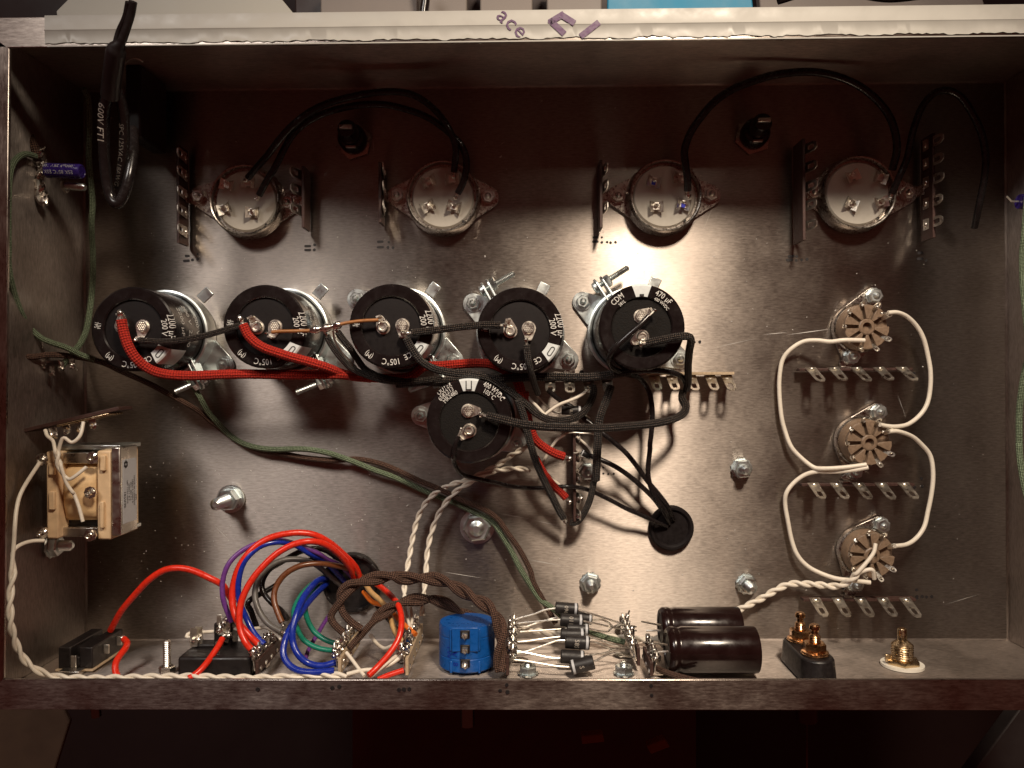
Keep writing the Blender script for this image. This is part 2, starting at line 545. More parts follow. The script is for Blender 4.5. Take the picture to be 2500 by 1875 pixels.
# thin left-over sliver of film along the very edge
b = MB()
b.bx(fx0 + .001, a1 - w, b1 - w + .0000, b1 - w + .00045, H + .0001, H + .00035)
b.build('film_sliver', 'film_white', chassis)
zf = H + .0006
def film_fn(cx, cy, ang, s=1):
    o = P(cx, cy, zf); X = V((math.cos(R(ang)), math.sin(R(ang)), 0)); Y = V((-X.y, X.x, 0))
    def fn(x, y):
        p = o + X * x + Y * y
        p.y = max(min(p.y, b1), b1 - w + .0016)
        return p
    return fn
for s, px, py in (('a', 1232, 36), ('c', 1252, 54), ('e', 1274, 73)):
    text('print', s, L(56, zf), 'purple_ink', film, film_fn(px, py, -48), sx=1.05)
def stroke(pts, wd):
    b = MB()
    for (x0, y0), (x1, y1) in zip(pts, pts[1:]):
        A = P(x0, y0, zf); B = P(x1, y1, zf)
        d = (B - A).normalized(); n_ = V((-d.y, d.x, 0)) * L(wd / 2, zf)
        A = A - d * L(wd * .35, zf); B = B + d * L(wd * .35, zf)
        q = [A - n_, B - n_, B + n_, A + n_]
        for v in q: v.y = min(v.y, b1)
        b.add(q, [(0, 1, 2, 3)])
    return b
cc = lambda x, y: c1('c', x, y)
lg = stroke([cc(322, 205), cc(248, 135), cc(318, 93)], 15); lg2 = stroke([cc(318, 98), cc(385, 140)], 15)
for v in lg2.v: v.z += .0001
lg3 = stroke([cc(445, 222), cc(540, 148)], 15)
for q in (lg, lg2, lg3): q.build('print', 'purple_ink', film, smooth=False)

# felt-pen dots and dashes
def pen(pts, z=.00012, r=3.4):
    b = MB()
    for p in pts:
        px, py = p[0], p[1]
        o = P(px, py, z)
        rr = L(r * random.uniform(.85, 1.2), z)
        ln = L(p[2] if len(p) > 2 else 0, z)
        n = 12
        vs = []
        for i in range(n):
            t = 2 * math.pi * i / n
            vs.append(o + V((math.cos(t) * rr * random.uniform(.85, 1.1) + (ln / 2 if math.cos(t) > 0 else -ln / 2), math.sin(t) * rr * random.uniform(.85, 1.1), 0)))
        b.add(vs, [tuple(range(n))])
    return b.build('pen_mark', 'black_ink', chassis, smooth=False)
K = lambda k, pts: [c1(k, p[0], p[1]) + tuple(p[2:]) for p in pts]
pen(K('a', [(1185, 1620, 6), (1180, 1650, 10), (1218, 1645), (1250, 1608), (1250, 1640)]))
pen(K('b', [(392, 1558, 11), (392, 1582, 11), (435, 1549), (434, 1582)]))
pen(K('b', [(852, 1530, 10), (852, 1565, 12), (905, 1532), (900, 1566), (932, 1568)]))
pen(K('c', [(528, 1502, 8), (528, 1529, 10), (568, 1502), (568, 1534), (602, 1532), (624, 1536), (655, 1533)]))
pen(K('d', [(212, 1622, 10), (200, 1645, 10), (246, 1623), (244, 1648), (278, 1645), (312, 1640)]))
pen(K('d', [(1030, 1600, 8), (1028, 1638, 10), (1066, 1648)]))
pen(K('i', [(1252, 966, 9), (1268, 1008, 6)]))
pen(K('j', [(1327, 293), (1272, 365), (1333, 355)]))
pen(K('j', [(1287, 1196), (1290, 1250, 1), (1290, 1262, 1), (1332, 1250), (1367, 1253), (1410, 1250)]))
pen(K('k', [(1097, 568), (1098, 628), (1146, 633), (1200, 630)]), r=3)
pen(K('h', [(1147, 715), (1190, 712)]))
pen(K('q', [(890, 182)]), r=4.5)
for grp in ([(629, 1684)], [(811, 1680), (828, 1677)], [(974, 1685), (986, 1684), (999, 1683)],
            [(1237, 1673), (1221, 1687), (1239, 1690)], [(1590, 1675), (1591, 1698)]):
    pen(grp, H + .0003, 4.8)
# a few long scratches
def scratch(x0, y0, x1, y1, wd=1.2):
    A = P(x0, y0, .00008); B = P(x1, y1, .00008)
    d = (B - A).normalized(); n_ = V((-d.y, d.x, 0)) * L(wd / 2)
    m_ = (A + B) / 2
    b = MB(); b.add([A, m_ - n_, B, m_ + n_], [(0, 1, 2, 3)])
    return b.build('scratch', 'white_ink', chassis, smooth=False)
for s in ((1862, 817, 1925, 811), (1918, 818, 2036, 802, 1.6), (1215, 1253, 1300, 1268), (1300, 1270, 1365, 1283), (1285, 1365, 1375, 1382),
          (1075, 1395, 1180, 1412), (2300, 1478, 2400, 1448, .45), (2110, 765, 2130, 745, 1), (1495, 520, 1487, 560, .8),
          (1220, 355, 1233, 345, 1.5), (1740, 505, 1718, 560, .8), (910, 330, 913, 378, 1), (1610, 167, 1628, 167, 1.4), (2190, 960, 2212, 1020, .8),
          (820, 1340, 850, 1400, .8), (1740, 850, 1850, 825, .7), (520, 1280, 560, 1320, .7)):
    scratch(*s)
# dust and swarf
b = MB()
for i in range(520):
    px = random.uniform(230, 2400); py = random.uniform(560, 1540)
    if i < 200: px, py = random.gauss(650, 260), random.gauss(1300, 150)
    if i > 430: py = random.uniform(240, 620)
    o = P(px, py, .00015)
    if not (X0 + .002 < o.x < X1 - .002 and Y0 + .002 < o.y < Y1 - .002): continue
    s = random.uniform(.00008, .00022) * (1.8 if random.random() < .06 else 1)
    t = random.uniform(0, 3.14)
    X = V((math.cos(t), math.sin(t), .3)) * s * random.uniform(.8, 2.0); Y = V((-math.sin(t), math.cos(t), .2)) * s * .8
    b.add([o - X - Y, o + X - Y, o + X + Y, o - X + Y, o + V((0, 0, s))], [(0, 1, 4), (1, 2, 4), (2, 3, 4), (3, 0, 4)])
tag(b.build('dust', 'white_ink', smooth=False), 'pale dust and metal swarf scattered over the chassis floor', 'dust', kind='stuff')

# ------------------------------------------------------------------ surroundings
b = MB().bx(-1.6, 1.6, -1.6, 1.6, -.262, -.25)
o = b.build('bench_top', 'bench_dark'); o['kind'] = 'structure'
def prop(name, mtl, label, cat, boxes, bevel=.001, group=None):
    b = MB()
    for q in boxes: b.bx(*q)
    return tag(b.build(name, mtl, bevel=bevel), label, cat, group)
def poly_px(name, mtl, label, cat, pts, z, th):
    b = MB().slab([P(x, y, z) for x, y in pts][::-1], th)
    n = (V(b.v[1]) - V(b.v[0])).cross(V(b.v[2]) - V(b.v[0]))
    return tag(b.build(name, mtl, bevel=.0008), label, cat)
poly_px('paper_sheet', 'sheet_grey', 'creased grey-white paper sheet behind the far rim, top left', 'paper', [(137, 27), (166, -2), (300, -80), (640, -60), (723, 40), (740, 75), (150, 110)], .045, -.0008)
poly_px('blue_folder', 'sheet_blue', 'flat blue sheet lying behind the white film strip', 'folder', [(1484, -60), (1830, -60), (1845, 60), (1482, 60)], .01, -.003)
for nm, lb, xs, z, mt in (('storage_panel', 'pale grey drawer front behind the rim, left of the dark cable', (782, 1020), -.01, 'panel_grey'),
                      ('storage_panel', 'grey drawer front behind the rim, between dark cable and purple print', (1045, 1140), -.012, 'panel_grey'),
                      ('storage_panel', 'narrow grey drawer front right above the purple lettering', (1172, 1300), -.011, 'panel_grey'),
                      ('storage_panel', 'warm grey drawer front directly left of the blue sheet', (1335, 1470), -.010, 'panel_grey')):
    poly_px(nm, mt, lb, 'drawer', [(xs[0], -70), (xs[1], -70), (xs[1], 70), (xs[0], 70)], z, -.01)
poly_px('dark_backing', 'panel_dark', 'dark backing sheet behind the drawers along the top edge', 'box', [(720, -120), (1490, -120), (1490, 80), (720, 80)], -.03, -.02)  # dark sheet that shows through the gaps between the drawer fronts
def bgwire(name, label, mtl, pts, wd):
    pass
# ------------------------------------------------------------------ builders
def resolve(pts, dz=6.0):
    zs = [p[2] if len(p) > 2 else None for p in pts]
    known = [i for i, z in enumerate(zs) if z is not None]
    out = []
    for i, p in enumerate(pts):
        if not known: z = dz
        elif zs[i] is not None: z = zs[i]
        else:
            lo = [k for k in known if k < i]; hi = [k for k in known if k > i]
            if not lo: z = zs[hi[0]]
            elif not hi: z = zs[lo[-1]]
            else:
                t = (i - lo[-1]) / (hi[0] - lo[-1]); t = t * t * (3 - 2 * t)
                z = zs[lo[-1]] * (1 - t) + zs[hi[0]] * t
        out.append(P(p[0], p[1], z * .001))
    return out
def spline(ws, sub=7):
    if len(ws) < 3: return [ws[0].lerp(ws[-1], i / 4) for i in range(5)]
    q = [ws[0] * 2 - ws[1]] + ws + [ws[-1] * 2 - ws[-2]]
    out = []
    for i in range(1, len(q) - 2):
        p0, p1, p2, p3 = q[i - 1:i + 3]
        for s in range(sub):
            t = s / sub
            out.append(.5 * ((2 * p1) + (p2 - p0) * t + (2 * p0 - 5 * p1 + 4 * p2 - p3) * t * t + (3 * p1 - p0 - 3 * p2 + p3) * t ** 3))
    out.append(ws[-1])
    return out
def even(pts, step):
    out = [pts[0]]
    acc = 0.0
    for a, b in zip(pts, pts[1:]):
        d = (b - a).length
        if d < 1e-9: continue
        pos = step - acc
        while pos <= d:
            out.append(a.lerp(b, pos / d)); pos += step
        acc = d - (pos - step)
    if (out[-1] - pts[-1]).length > step * .3: out.append(pts[-1])
    return out
def floor_clamp(pts, r):
    for p in pts:
        if p.z < r + .0002: p.z = r + .0002
    return pts
def bare_tip(p, d, r, parent, mtl='tinned', blob=True, ln=3.2):
    if r > .0012: ln = 1.3
    b = MB()
    q = p + d * r * ln
    b.tube([p - d * r, p, p + d * r * ln * .5, q], r * .42, 6)
    b.build('bare_end', mtl, parent)
    if blob:
        b = MB(); b.blob(q, r * .75, .3); b.build('solder_joint', 'solder', parent, sharp=80)
def wire(name, label, mtl, width, pts, group=None, cat='wire', tips='', n=10, wob=.0):
    ws = resolve(pts)
    z = sum(p.z for p in ws) / len(ws)
    r = L(width / 2, z)
    path = floor_clamp(spline(ws), r)
    path = even(path, max(r * .7, .0011))
    o = MB().tube(path, r, n).build(name, mtl, None, sharp=60)
    tag(o, label, cat, group)
    if 's' in tips: bare_tip(path[0], (path[0] - path[1]).normalized(), r, o)
    if 'e' in tips: bare_tip(path[-1], (path[-1] - path[-2]).normalized(), r, o)
    return o
def strands(path, r, pitch, sep=.92, phase=0.0, k=2):
    outs = [[] for _ in range(k)]
    x, y, a = frame(path[1] - path[0])
    ln = 0.0
    for i, p in enumerate(path):
        t = (path[min(i + 1, len(path) - 1)] - path[max(i - 1, 0)]).normalized()
        if i: ln += (p - path[i - 1]).length
        x = (x - t * x.dot(t)).normalized(); y = t.cross(x)
        for s in range(k):
            an = phase + 2 * math.pi * ln / pitch + 2 * math.pi * s / k
            outs[s].append(p + (x * math.cos(an) + y * math.sin(an)) * r * sep)
    return outs
def twist(name, label, mtl, width, pts, pitch, cat='twisted pair', group=None, ends=None, phase=0.0, sep=.95):
    ws = resolve(pts)
    z = sum(p.z for p in ws) / len(ws)
    r = L(width / 2, z)
    path = even(floor_clamp(spline(ws), r * 2), r * .8)
    t = thing(name, path[0], label, cat, group)
    for i, s in enumerate(strands(path, r, L(pitch, z), sep, phase)):
        pre = []; post = []
        if ends and ends[0] and ends[0][i]: pre = [p for p in resolve(ends[0][i])]
        if ends and ends[1] and ends[1][i]: post = [p for p in resolve(ends[1][i])]
        if pre or post:
            core = s[::3] + [s[-1]]
            s = even(spline(pre + core[(2 if pre else 0):(len(core) - 2 if post else len(core))] + post, 4), r * .8)
        floor_clamp(s, r)
        MB().tube(s, r, 9).build('strand', mtl, t, sharp=60)
    return t
def hull(pts):
    pts = sorted(set((round(a, 7), round(b, 7)) for a, b in pts))
    def half(ps):
        h = []
        for p in ps:
            while len(h) > 1 and (h[-1][0] - h[-2][0]) * (p[1] - h[-2][1]) - (h[-1][1] - h[-2][1]) * (p[0] - h[-2][0]) <= 0: h.pop()
            h.append(p)
        return h
    a = half(pts); b = half(pts[::-1])
    return a[:-1] + b[:-1]
def circ(c, r, n=20):
    return [(c[0] + r * math.cos(2 * math.pi * i / n), c[1] + r * math.sin(2 * math.pi * i / n)) for i in range(n)]
EX, EY, EZ = V((1, 0, 0)), V((0, 1, 0)), V((0, 0, 1))
def fastener(parent, o, axis=EZ, r=.0028, h=.0024, rs=.0014, stud=.0018, washer=.0, wkind=0, nm='nut', mtl='zinc', rot=None):
    a = V(axis).normalized(); o = V(o)
    if washer:
        b = MB()
        if wkind: b.star(o, a, washer * .9, washer, .0006, 12)
        else: b.lathe([(washer, 0), (washer, .0006), (r * .5, .0007)], o, a, 20)
        b.build('washer', mtl, parent); o = o + a * .0007
    MB().nut(o, a, r, h, random.uniform(0, 1) if rot is None else rot).build(nm, mtl, parent, sharp=25)
    MB().thread(o + a * h * .6, o + a * (h + stud), rs, .0006).build('stud', mtl, parent)
def bolt(name, label, px, py, z0, tip, r, rs, washer, group, star=1, h=.003, axis=None, collar=0):
    o = P(px, py, z0)
    tpw = P(tip[0], tip[1], tip[2] * .001)
    o = V((tpw.x, tpw.y, z0)) if axis is None else o
    t = thing(name, o, label, 'bolt', group)
    q = o
    if collar:
        MB().lathe([(collar, 0), (collar, .0009), (rs, .001)], q, EZ, 28).build('washer', 'zinc', t); q = q + EZ * .001
    fastener(t, q, EZ, r, h, rs, max(.0012, tpw.z - q.z - h - .0008), washer, star)
    return t

def lug_mesh(o, U, W, wd, ln, th=.0004):
    b = MB()
    N = V(U).cross(V(W)).normalized()
    # root clip, neck and eyelet
    b.prism([(-wd * .55, 0), (wd * .55, 0), (wd * .55, ln * .16), (wd * .5, ln * .34), (-wd * .5, ln * .34), (-wd * .55, ln * .16)], o, U, W, th)
    l0, l1 = ln * .34, ln
    out = [(-wd * .5, l0), (wd * .5, l0), (wd * .5, l0 + (l1 - l0) * .45), (wd * .46, l0 + (l1 - l0) * .8), (wd * .22, l1), (-wd * .22, l1), (-wd * .46, l0 + (l1 - l0) * .8), (-wd * .5, l0 + (l1 - l0) * .45)]
    h0, h1 = l0 + (l1 - l0) * .30, l0 + (l1 - l0) * .78
    inn = [(-wd * .2, h0), (wd * .2, h0), (wd * .24, h0 + (h1 - h0) * .4), (wd * .24, h0 + (h1 - h0) * .7), (wd * .16, h1), (-wd * .16, h1), (-wd * .24, h0 + (h1 - h0) * .7), (-wd * .24, h0 + (h1 - h0) * .4)]
    b.ring_prism(out, inn, V(o) + N * .00002, U, W, th)
    return b
def strip(name, label, A, B, up, hgt, ts, side, lug_len, group, lean=0.0, slant=0.0, foot=None, wd=.0046, mtl='phenolic_dark', z0=.002, start=.25, lugm='tinned', th=.0013, foot_t=.5, soldered=(), plate=None):
    A = V(A); B = V(B); up = V(up).normalized()
    U = (B - A).normalized(); N = V(side).normalized()
    t = thing(name, A.lerp(B, .5), label, 'terminal strip', group)
    MB().box(A.lerp(B, .5) + up * (z0 + hgt) / 2 - N * 0, (B - A).length, th, hgt - z0, (U, up.cross(U), up)).build('panel', mtl, t, bevel=.00015)
    for i, s in enumerate(ts):
        o = A.lerp(B, s) + up * (z0 + (hgt - z0) * start) + N * (th / 2 + .00005)
        W = (up + N * lean + U * slant).normalized()
        Ux = (U - W * U.dot(W)).normalized()
        if Ux.cross(W).dot(N) < 0: Ux = -Ux
        lo = lug_mesh(o, Ux, W, wd, lug_len * random.uniform(.96, 1.04)).build('lug', lugm, t, sharp=30)
        MB().lathe([(.0013, 0), (.0011, .0004), (.0005, .0006)], o + W * lug_len * .12 + N * .0004, N, 10).build('rivet', lugm, lo)
        if i in soldered:
            b = MB(); b.blob(o + W * lug_len * .72 + N * .0004, .0018, .4, sq=(1, 1, 1.2)); b.blob(o + W * lug_len * .5 + N * .0008, .0013, .4)
            b.build('solder_joint', 'solder', lo, sharp=80)
    if foot is not None:
        fo = A.lerp(B, foot_t) + N * (th / 2 + .0004)
        b = MB()
        dv = V(foot) - fo; dv = dv - up * dv.dot(up)
        b.box(fo + up * .003, .0048, .0007, .0055, (U, N, up))
        if dv.length > .001:
            d = dv.normalized(); sd = up.cross(d)
            b.prism([(0, -.0024), (dv.length, -.0028), (dv.length + .0026, 0), (dv.length, .0028), (0, .0024)], fo + up * .0006, d, sd, .0007)
        b.build('mounting_foot', 'nickel', t, bevel=.0001)
    return t

# ------------------------------------------------------------------ can capacitors
ZT = .042
def term(parent, px, py, tab, kind=1):
    o = P(px, py, ZT); o.z = ZT - .0012
    d = V((math.cos(R(tab)), math.sin(R(tab)), 0)); s = V((-d.y, d.x, 0))
    b = MB()
    b.prism(hull(circ((0, 0), .0030, 16) + [(.0046, -.0014), (.0054, -.0008), (.0054, .0008), (.0046, .0014)]), o, d, s, .0007)
    b.box(o + d * .0048 + EZ * .0018, .0007, .0022, .0028, (d, s, EZ))
    t = b.build('terminal', 'tinned', parent, sharp=30)
    b = MB()
    if kind:
        b.lathe([(.0024, 0), (.0024, .0010), (.0021, .0014)], o + EZ * .0006, EZ, 16)
        for i in range(-2, 3):
            for j in range(-2, 3):
                q = V((i * .00078 + (j % 2) * .0004, j * .00072, 0))
                if q.length < .0019: b.lathe([(.00030, 0), (.00026, .0003), (.0001, .00042)], o + q + EZ * .0019, EZ, 7)
    else:
        b.lathe([(.0024, 0), (.0024, .0014), (.0019, .0022), (.0013, .0022), (.0011, .0016)], o + EZ * .0006, EZ, 18)
    b.build('rivet', 'tinned', t)
def capacitor(label, px, py, dia, block, texts, terms, top='rubber_black', side=(), sym=0):
    c = P(px, py, ZT)
    r = L(dia / 2, ZT)
    t = thing('can_capacitor', (c.x, c.y, 0), label, 'capacitor', 'large black can capacitors')
    z = ZT
    can = MB().lathe([(r * .98, .0015), (r, .003), (r, z - .0012), (r * .988, z - .0004), (r * .95, z + .00015), (r * .72, z), (r * .69, z - .0005), (r * .68, z - .0014)], (c.x, c.y, 0), EZ, 72).build('can', 'sleeve_black', t)
    cut = r * .68
    b = MB().lathe([(cut + .0002, z - .0022), (cut + .0001, z - .0013), (r * .5, z - .0011), (0, z - .0010)], (c.x, c.y, 0), EZ, 48)
    b.build('end_disc', top, t)
    for q in terms: term(t, *q)
    zt = z + .00035
    # white polarity block over the shoulder
    b = MB(); n = 8; vs = []
    w0 = R(13)
    for i in range(n + 1):
        a = R(block) + w0 - 2 * w0 * i / n
        k = (i / n - .5) * 2
        for rr, zz in ((r * .71, zt - .0002), (r * .85, zt), (r * .955, zt), (r * .99, z - .0002), (r * 1.004, z - .0014), (r * 1.004, z - .016)):
            aa = R(block) + (a - R(block)) * (.82 + .22 * min(1, (rr / r - .71) / .29))
            vs.append(V((c.x + rr * math.cos(aa), c.y + rr * math.sin(aa), zz)))
    b.add(vs, [(i * 6 + j, i * 6 + j + 1, i * 6 + j + 7, i * 6 + j + 6) for i in range(n) for j in range(5)])
    pb = b.build('polarity_mark', 'white_print', can)
    rad = V((math.cos(R(block)), math.sin(R(block)), 0)); tan = V((-rad.y, rad.x, 0))
    b = MB()
    if sym == 0:
        pts = [(.0010 * math.cos(2 * math.pi * i / 16), .0010 * math.sin(2 * math.pi * i / 16)) for i in range(16)]
        outp = [(x + (.0012 if x > 0 else -.0012), y) for x, y in pts]
        inp = [(x * .62 + (.0012 if x > 0 else -.0012), y * .62) for x, y in pts]
        b.ring_prism(outp, inp, V((c.x, c.y, zt + .00012)) + rad * r * .865, tan, -rad, .00004)
    elif sym == 1:
        for dx in (-.0011, .0011): b.box(V((c.x, c.y, zt + .00014)) + rad * r * .84 + tan * dx, .0004, .0036, .00006, (tan, rad, EZ))
        b.box(V((c.x, c.y, zt + .00014)) + rad * r * .735, .0000, .0004, .00006, (tan, rad, EZ))
        b.box(V((c.x, c.y, zt + .00016)) + rad * (r * .84 - .0018), .0026, .0004, .00006, (tan, rad, EZ))
    else:
        b.box(V((c.x, c.y, zt + .00014)) + rad * r * .74, .0018, .0009, .00006, (tan, rad, EZ))
    b.build('symbol', 'black_ink', pb, smooth=False)
    for s, size, rr, ang in texts:
        text('lettering', s, size, 'white_ink', can, arc_text(c, r * rr, ang, zt, r), sx=.82)
    for s, size, ang, zz in side:
        text('lettering', s, size, 'white_ink', can, side_text(c, r * 1.004, ang, zz), sx=.9)
    return t, c, r
def clamp(label, c, r, ears, bolt_=None, tab=None, zc=.012):
    t = thing('capacitor_clamp', (c.x, c.y, 0), label, 'clamp', 'zinc clamps holding the can capacitors')
    ro = r + .0014
    MB().lathe([(r + .0003, .0004), (ro, .0004), (ro, zc - .001), (ro + .0006, zc), (ro - .0002, zc + .0003), (r + .0003, zc)], (c.x, c.y, 0), EZ, 64, close=True).build('band', 'zinc', t)
    for (px, py) in ears:
        e = P(px, py, .005); e2 = V((e.x, e.y, 0))
        d = (V((c.x, c.y, 0)) - e2); dist = d.length; d.normalize(); s = V((-d.y, d.x, 0))
        b = MB().prism(hull(circ((0, 0), .0048, 18) + [(dist - r, -.0078), (dist - r, .0078)]), e2 + EZ * .0006, d, s, .0011)
        b.build('mounting_ear', 'zinc', t, bevel=.0002)
        fastener(t, e2 + EZ * .0018, EZ, .0031, .0022, .0015, .0012, .0041)
    if bolt_:
        (hx, hy), (nx, ny), (ex, ey) = bolt_
        z = .009
        h_, n_, e_ = P(hx, hy, z), P(nx, ny, z), P(ex, ey, z)
        ax = (e_ - h_).normalized()
        MB().lathe([(.0012, 0), (.0024, .0003), (.0026, .0012), (.0026, .0018)], h_ - ax * .0016, ax, 14).build('bolt_head', 'zinc', t)
        MB().thread(h_, e_, .0014, .0007).build('bolt', 'zinc', t)
        MB().nut(n_ - ax * .0012, ax, .0030, .0024, .3).build('nut', 'zinc', t, sharp=25)
        for o in (h_ + ax * .0008, n_ - ax * .0020):
            d = V((c.x, c.y, z)) - o; d = (d - ax * d.dot(ax)); ln = max(.003, d.length - r * .86); d.normalize()
            b = MB().prism(hull(circ((0, 0), .0036, 16) + [(ln, -.0050), (ln, .0036)]), o - ax * .0005, d, ax.cross(d), .001)
            b.build('clamp_jaw', 'zinc', t, bevel=.0002)
    if tab:
        e = P(tab[0], tab[1], zc)
        d = V((e.x - c.x, e.y - c.y, 0)); d.normalize(); s = V((-d.y, d.x, 0))
        b = MB().box(V((e.x, e.y, zc - .0006)), L(34, zc), L(27, zc), .0010, (d, s, (EZ - d * .0).normalized()))
        b.build('tab', 'zinc', t, bevel=.0003)
    return t
uF = 'µF'
def rim_text(b):       # capacitors marked 2200 uF 200 V
    return [('2200 µF', .0040, .950, b + 42), ('200 V', .0036, .775, b + 40), ('CE', .0034, .81, b - 25), ('105°C', .0037, .85, b - 55), ('(M)', .0032, .86, b - 92), ('541', .0021, .86, b - 148), ('PET', .0021, .79, b - 148)]
CAPS = []
A_ = capacitor('leftmost black can capacitor in the row of five', 324, 803, 209, -42, rim_text(-38), [(295, 796, 90, 0), (347, 797, -100)], side=[('2200 µF', .0044, 12, .0335), ('200 V  2200', .0044, 8, .026), ('200 V', .0044, 10, .0185)])
B_ = capacitor('black can capacitor second from left, feeding the upper red cloth wire', 646, 797, 206, -42, rim_text(-38), [(627, 799, 120, 0), (671, 797, -110)], side=[('2200 µF', .0044, 12, .0335), ('200 V', .0044, 8, .026)])
C_ = capacitor('black can capacitor in the middle of the row of five', 955, 796, 208, -40, rim_text(-36), [(935, 799, 110, 0), (982, 794, -90)], side=[('2200', .005, 20, .033)])
D_ = capacitor('black can capacitor fourth from left, above the lone lower capacitor', 1270, 806, 211, -35, rim_text(-35), [(1246, 808, 100, 0), (1291, 801, -90)])
E_ = capacitor('black can capacitor at the right end of the row, marked 470 µF', 1567, 799, 211, 90, [('CDM', .0034, .87, 131), ('381L', .0020, .725, 129), ('470 µF', .0034, .87, 54), ('400 WVDC', .0019, .725, 50)], [(1565, 772, 30), (1568, 822, -150, 0)], top='granular_black', sym=2)
F_ = capacitor('lone black can capacitor below the row, marked 6582213', 1145, 1028, 209, 90, [('6582213', .0027, .850, 130), ('MR2480', .0026, .735, 127), ('OUTER', .0027, .965, 127), ('105°C', .0028, .80, 52), ('400 WVDC', .0027, .935, 50)], [(1143, 1003, 0), (1146, 1051, -140, 0)], top='granular_black', sym=1)
clamp('zinc clamp at the foot of the leftmost can capacitor', A_[1], A_[2], [(540, 890)], ((500, 925), (478, 938), (428, 956)), (500, 720))
clamp('zinc clamp at the foot of the second can capacitor', B_[1], B_[2], [(832, 880)], ((805, 926), (782, 936), (724, 958)), (782, 711))
clamp('zinc clamp at the foot of the middle can capacitor', C_[1], C_[2], [(1105, 879), (868, 728)], ((1080, 925), (1060, 933), (1000, 952)), (1057, 707))
clamp('zinc clamp with screw at upper left of the fourth can capacitor', D_[1], D_[2], [(1154, 739), (1389, 878)], ((1180, 709), (1205, 693), (1254, 668)), (1325, 707))
clamp('zinc clamp with long screw beside the 470 µF capacitor', E_[1], E_[2], [(1424, 735), (1662, 876)], ((1456, 701), (1484, 686), (1532, 654)), (1597, 694))
clamp('zinc clamp at the foot of the lone lower capacitor', F_[1], F_[2], [(1026, 1015), (1262, 1082)])

# ------------------------------------------------------------------ four-pin ceramic sockets
def socket4(label, px, py, dia, scr, pins, marks=()):
    zt = .0092
    c = P(px, py, zt); r = L(dia / 2, zt)
    t = thing('tube_socket', (c.x, c.y, 0), label, 'tube socket', 'white four-pin tube sockets')
    sc = [P(x, y, .003) for x, y in scr]
    pts = circ((c.x, c.y), r * .93, 40)
    for q in sc: pts += circ((q.x, q.y), .0052, 18)
    MB().prism(hull(pts), (0, 0, .0004), EX, EY, .0012).build('mounting_plate', 'nickel', t, bevel=.0003)
    o = (c.x, c.y, 0)
    MB().lathe([(r * 1.03, .0016), (r * 1.01, .003), (r, .0072), (r * .985, .0085), (r * .955, zt), (r * .925, .0089), (r * .905, .0078), (r * .90, .0055)], o, EZ, 64).build('shell', 'nickel', t)
    MB().lathe([(r * .905, .0046), (r * .875, .0046), (r * .850, .0058), (r * .81, .0067), (r * .74, .0067), (r * .5, .0062), (r * .2, .0060), (0, .0060)], o, EZ, 64).build('insulator', 'ceramic', t)
    for i, (x, y) in enumerate(pins):
        p = P(x, y, .010); p.z = .0064
        a = random.uniform(-.5, .5); d = V((math.cos(a), math.sin(a), 0)); s = V((-d.y, d.x, 0))
        b = MB()
        b.box(p + EZ * .0012, .0030, .0026, .0022, (d, s, EZ))
        for sg in (-1, 1):
            q = p + d * sg * .0018 + EZ * .0020
            w_ = (EZ * .6 + d * sg * .8).normalized()
            b.prism([(-.0022, -.001), (.0022, -.001), (.0026, .0016), (-.0026, .0016)], q, s, w_, .0005)
        b.box(p + s * .0012 + EZ * .0032, .0018, .0005, .0030, (d, s, EZ))
        if random.random() < .7: b.blob(p + EZ * .0030 + s * .0006, .0011, .4)
        lg = b.build('pin_lug', 'tinned', t, sharp=40)
        if i in marks:
            MB().box(p + EZ * .0034 - s * .0008, .0018, .0018, .0006, (d, s, EZ)).build('paint_dot', 'blue_ink', lg, bevel=.0002)
    for q in sc:
        fastener(t, V((q.x, q.y, .0017)), EZ, .0031, .0024, .0014, .0010, .0037, 1, mtl='steel')
    MB().lathe([(.0006, 0), (.0005, .0001)], V((c.x, c.y, .0064)) + V((r * .55, -r * .66, 0)), EZ, 10).build('index_dot', 'black_ink', t)
    return t
ko = lambda k, *ps: [c1(k, *p) for p in ps]
socket4('white four-pin socket at far left, twin cables soldered on', 596, 487, 178, [(484, 478), (703, 495)], [(550, 449), (602, 444), (544, 509), (613, 517)])
socket4('white four-pin socket second from left, under the cable arc end', 1080, 478, 180, [(970, 477), (1192, 480)], [(1045, 442), (1103, 436), (1043, 503), (1107, 503)])
socket4('white four-pin socket in the bright patch of light', 1625, 476, 181, [(1509, 478), (1736, 475)], [(1597, 442), (1661, 432), (1603, 503), (1669, 498)], (0, 3))
socket4('white four-pin socket at far right, in shade', 2100, 469, 183, [(1987, 470), (2216, 471)], [(2085, 428), (2153, 432), (2081, 496), (2155, 492)])

# upright terminal strips beside them
GS = 'upright five-lug terminal strips beside the sockets'
def vstrip(label, px, y0, y1, hgt, ys, side, lugl, foot, bx=None, lean=.12):
    A = P(px, y0, 0); B = P(px, y1, 0); B.x = A.x
    ym = [P(px, y, 0).y for y in ys]
    ts = [(A.y - q) / (A.y - B.y) for q in ym]
    ts = [min(.94, max(.06, s)) for s in ts]
    return strip('terminal_strip', label, A, B, EZ, hgt, ts, (side, 0, 0), lugl + .0028, GS, lean=lean, foot=P(foot[0], foot[1], 0) if foot else None)
vstrip('terminal strip left of the leftmost four-pin socket, lugs facing right', 461, 372, 604, .0125, (395, 437, 484, 527, 573), 1, .0115, (484, 478))
vstrip('terminal strip right of the leftmost four-pin socket, edge-on', 757, 422, 568, .0125, (440, 478, 525), -1, .0105, (703, 495), lean=.25)
vstrip('terminal strip left of the second four-pin socket', 938, 412, 555, .0120, (430, 473, 518), 1, .0115, (970, 477))
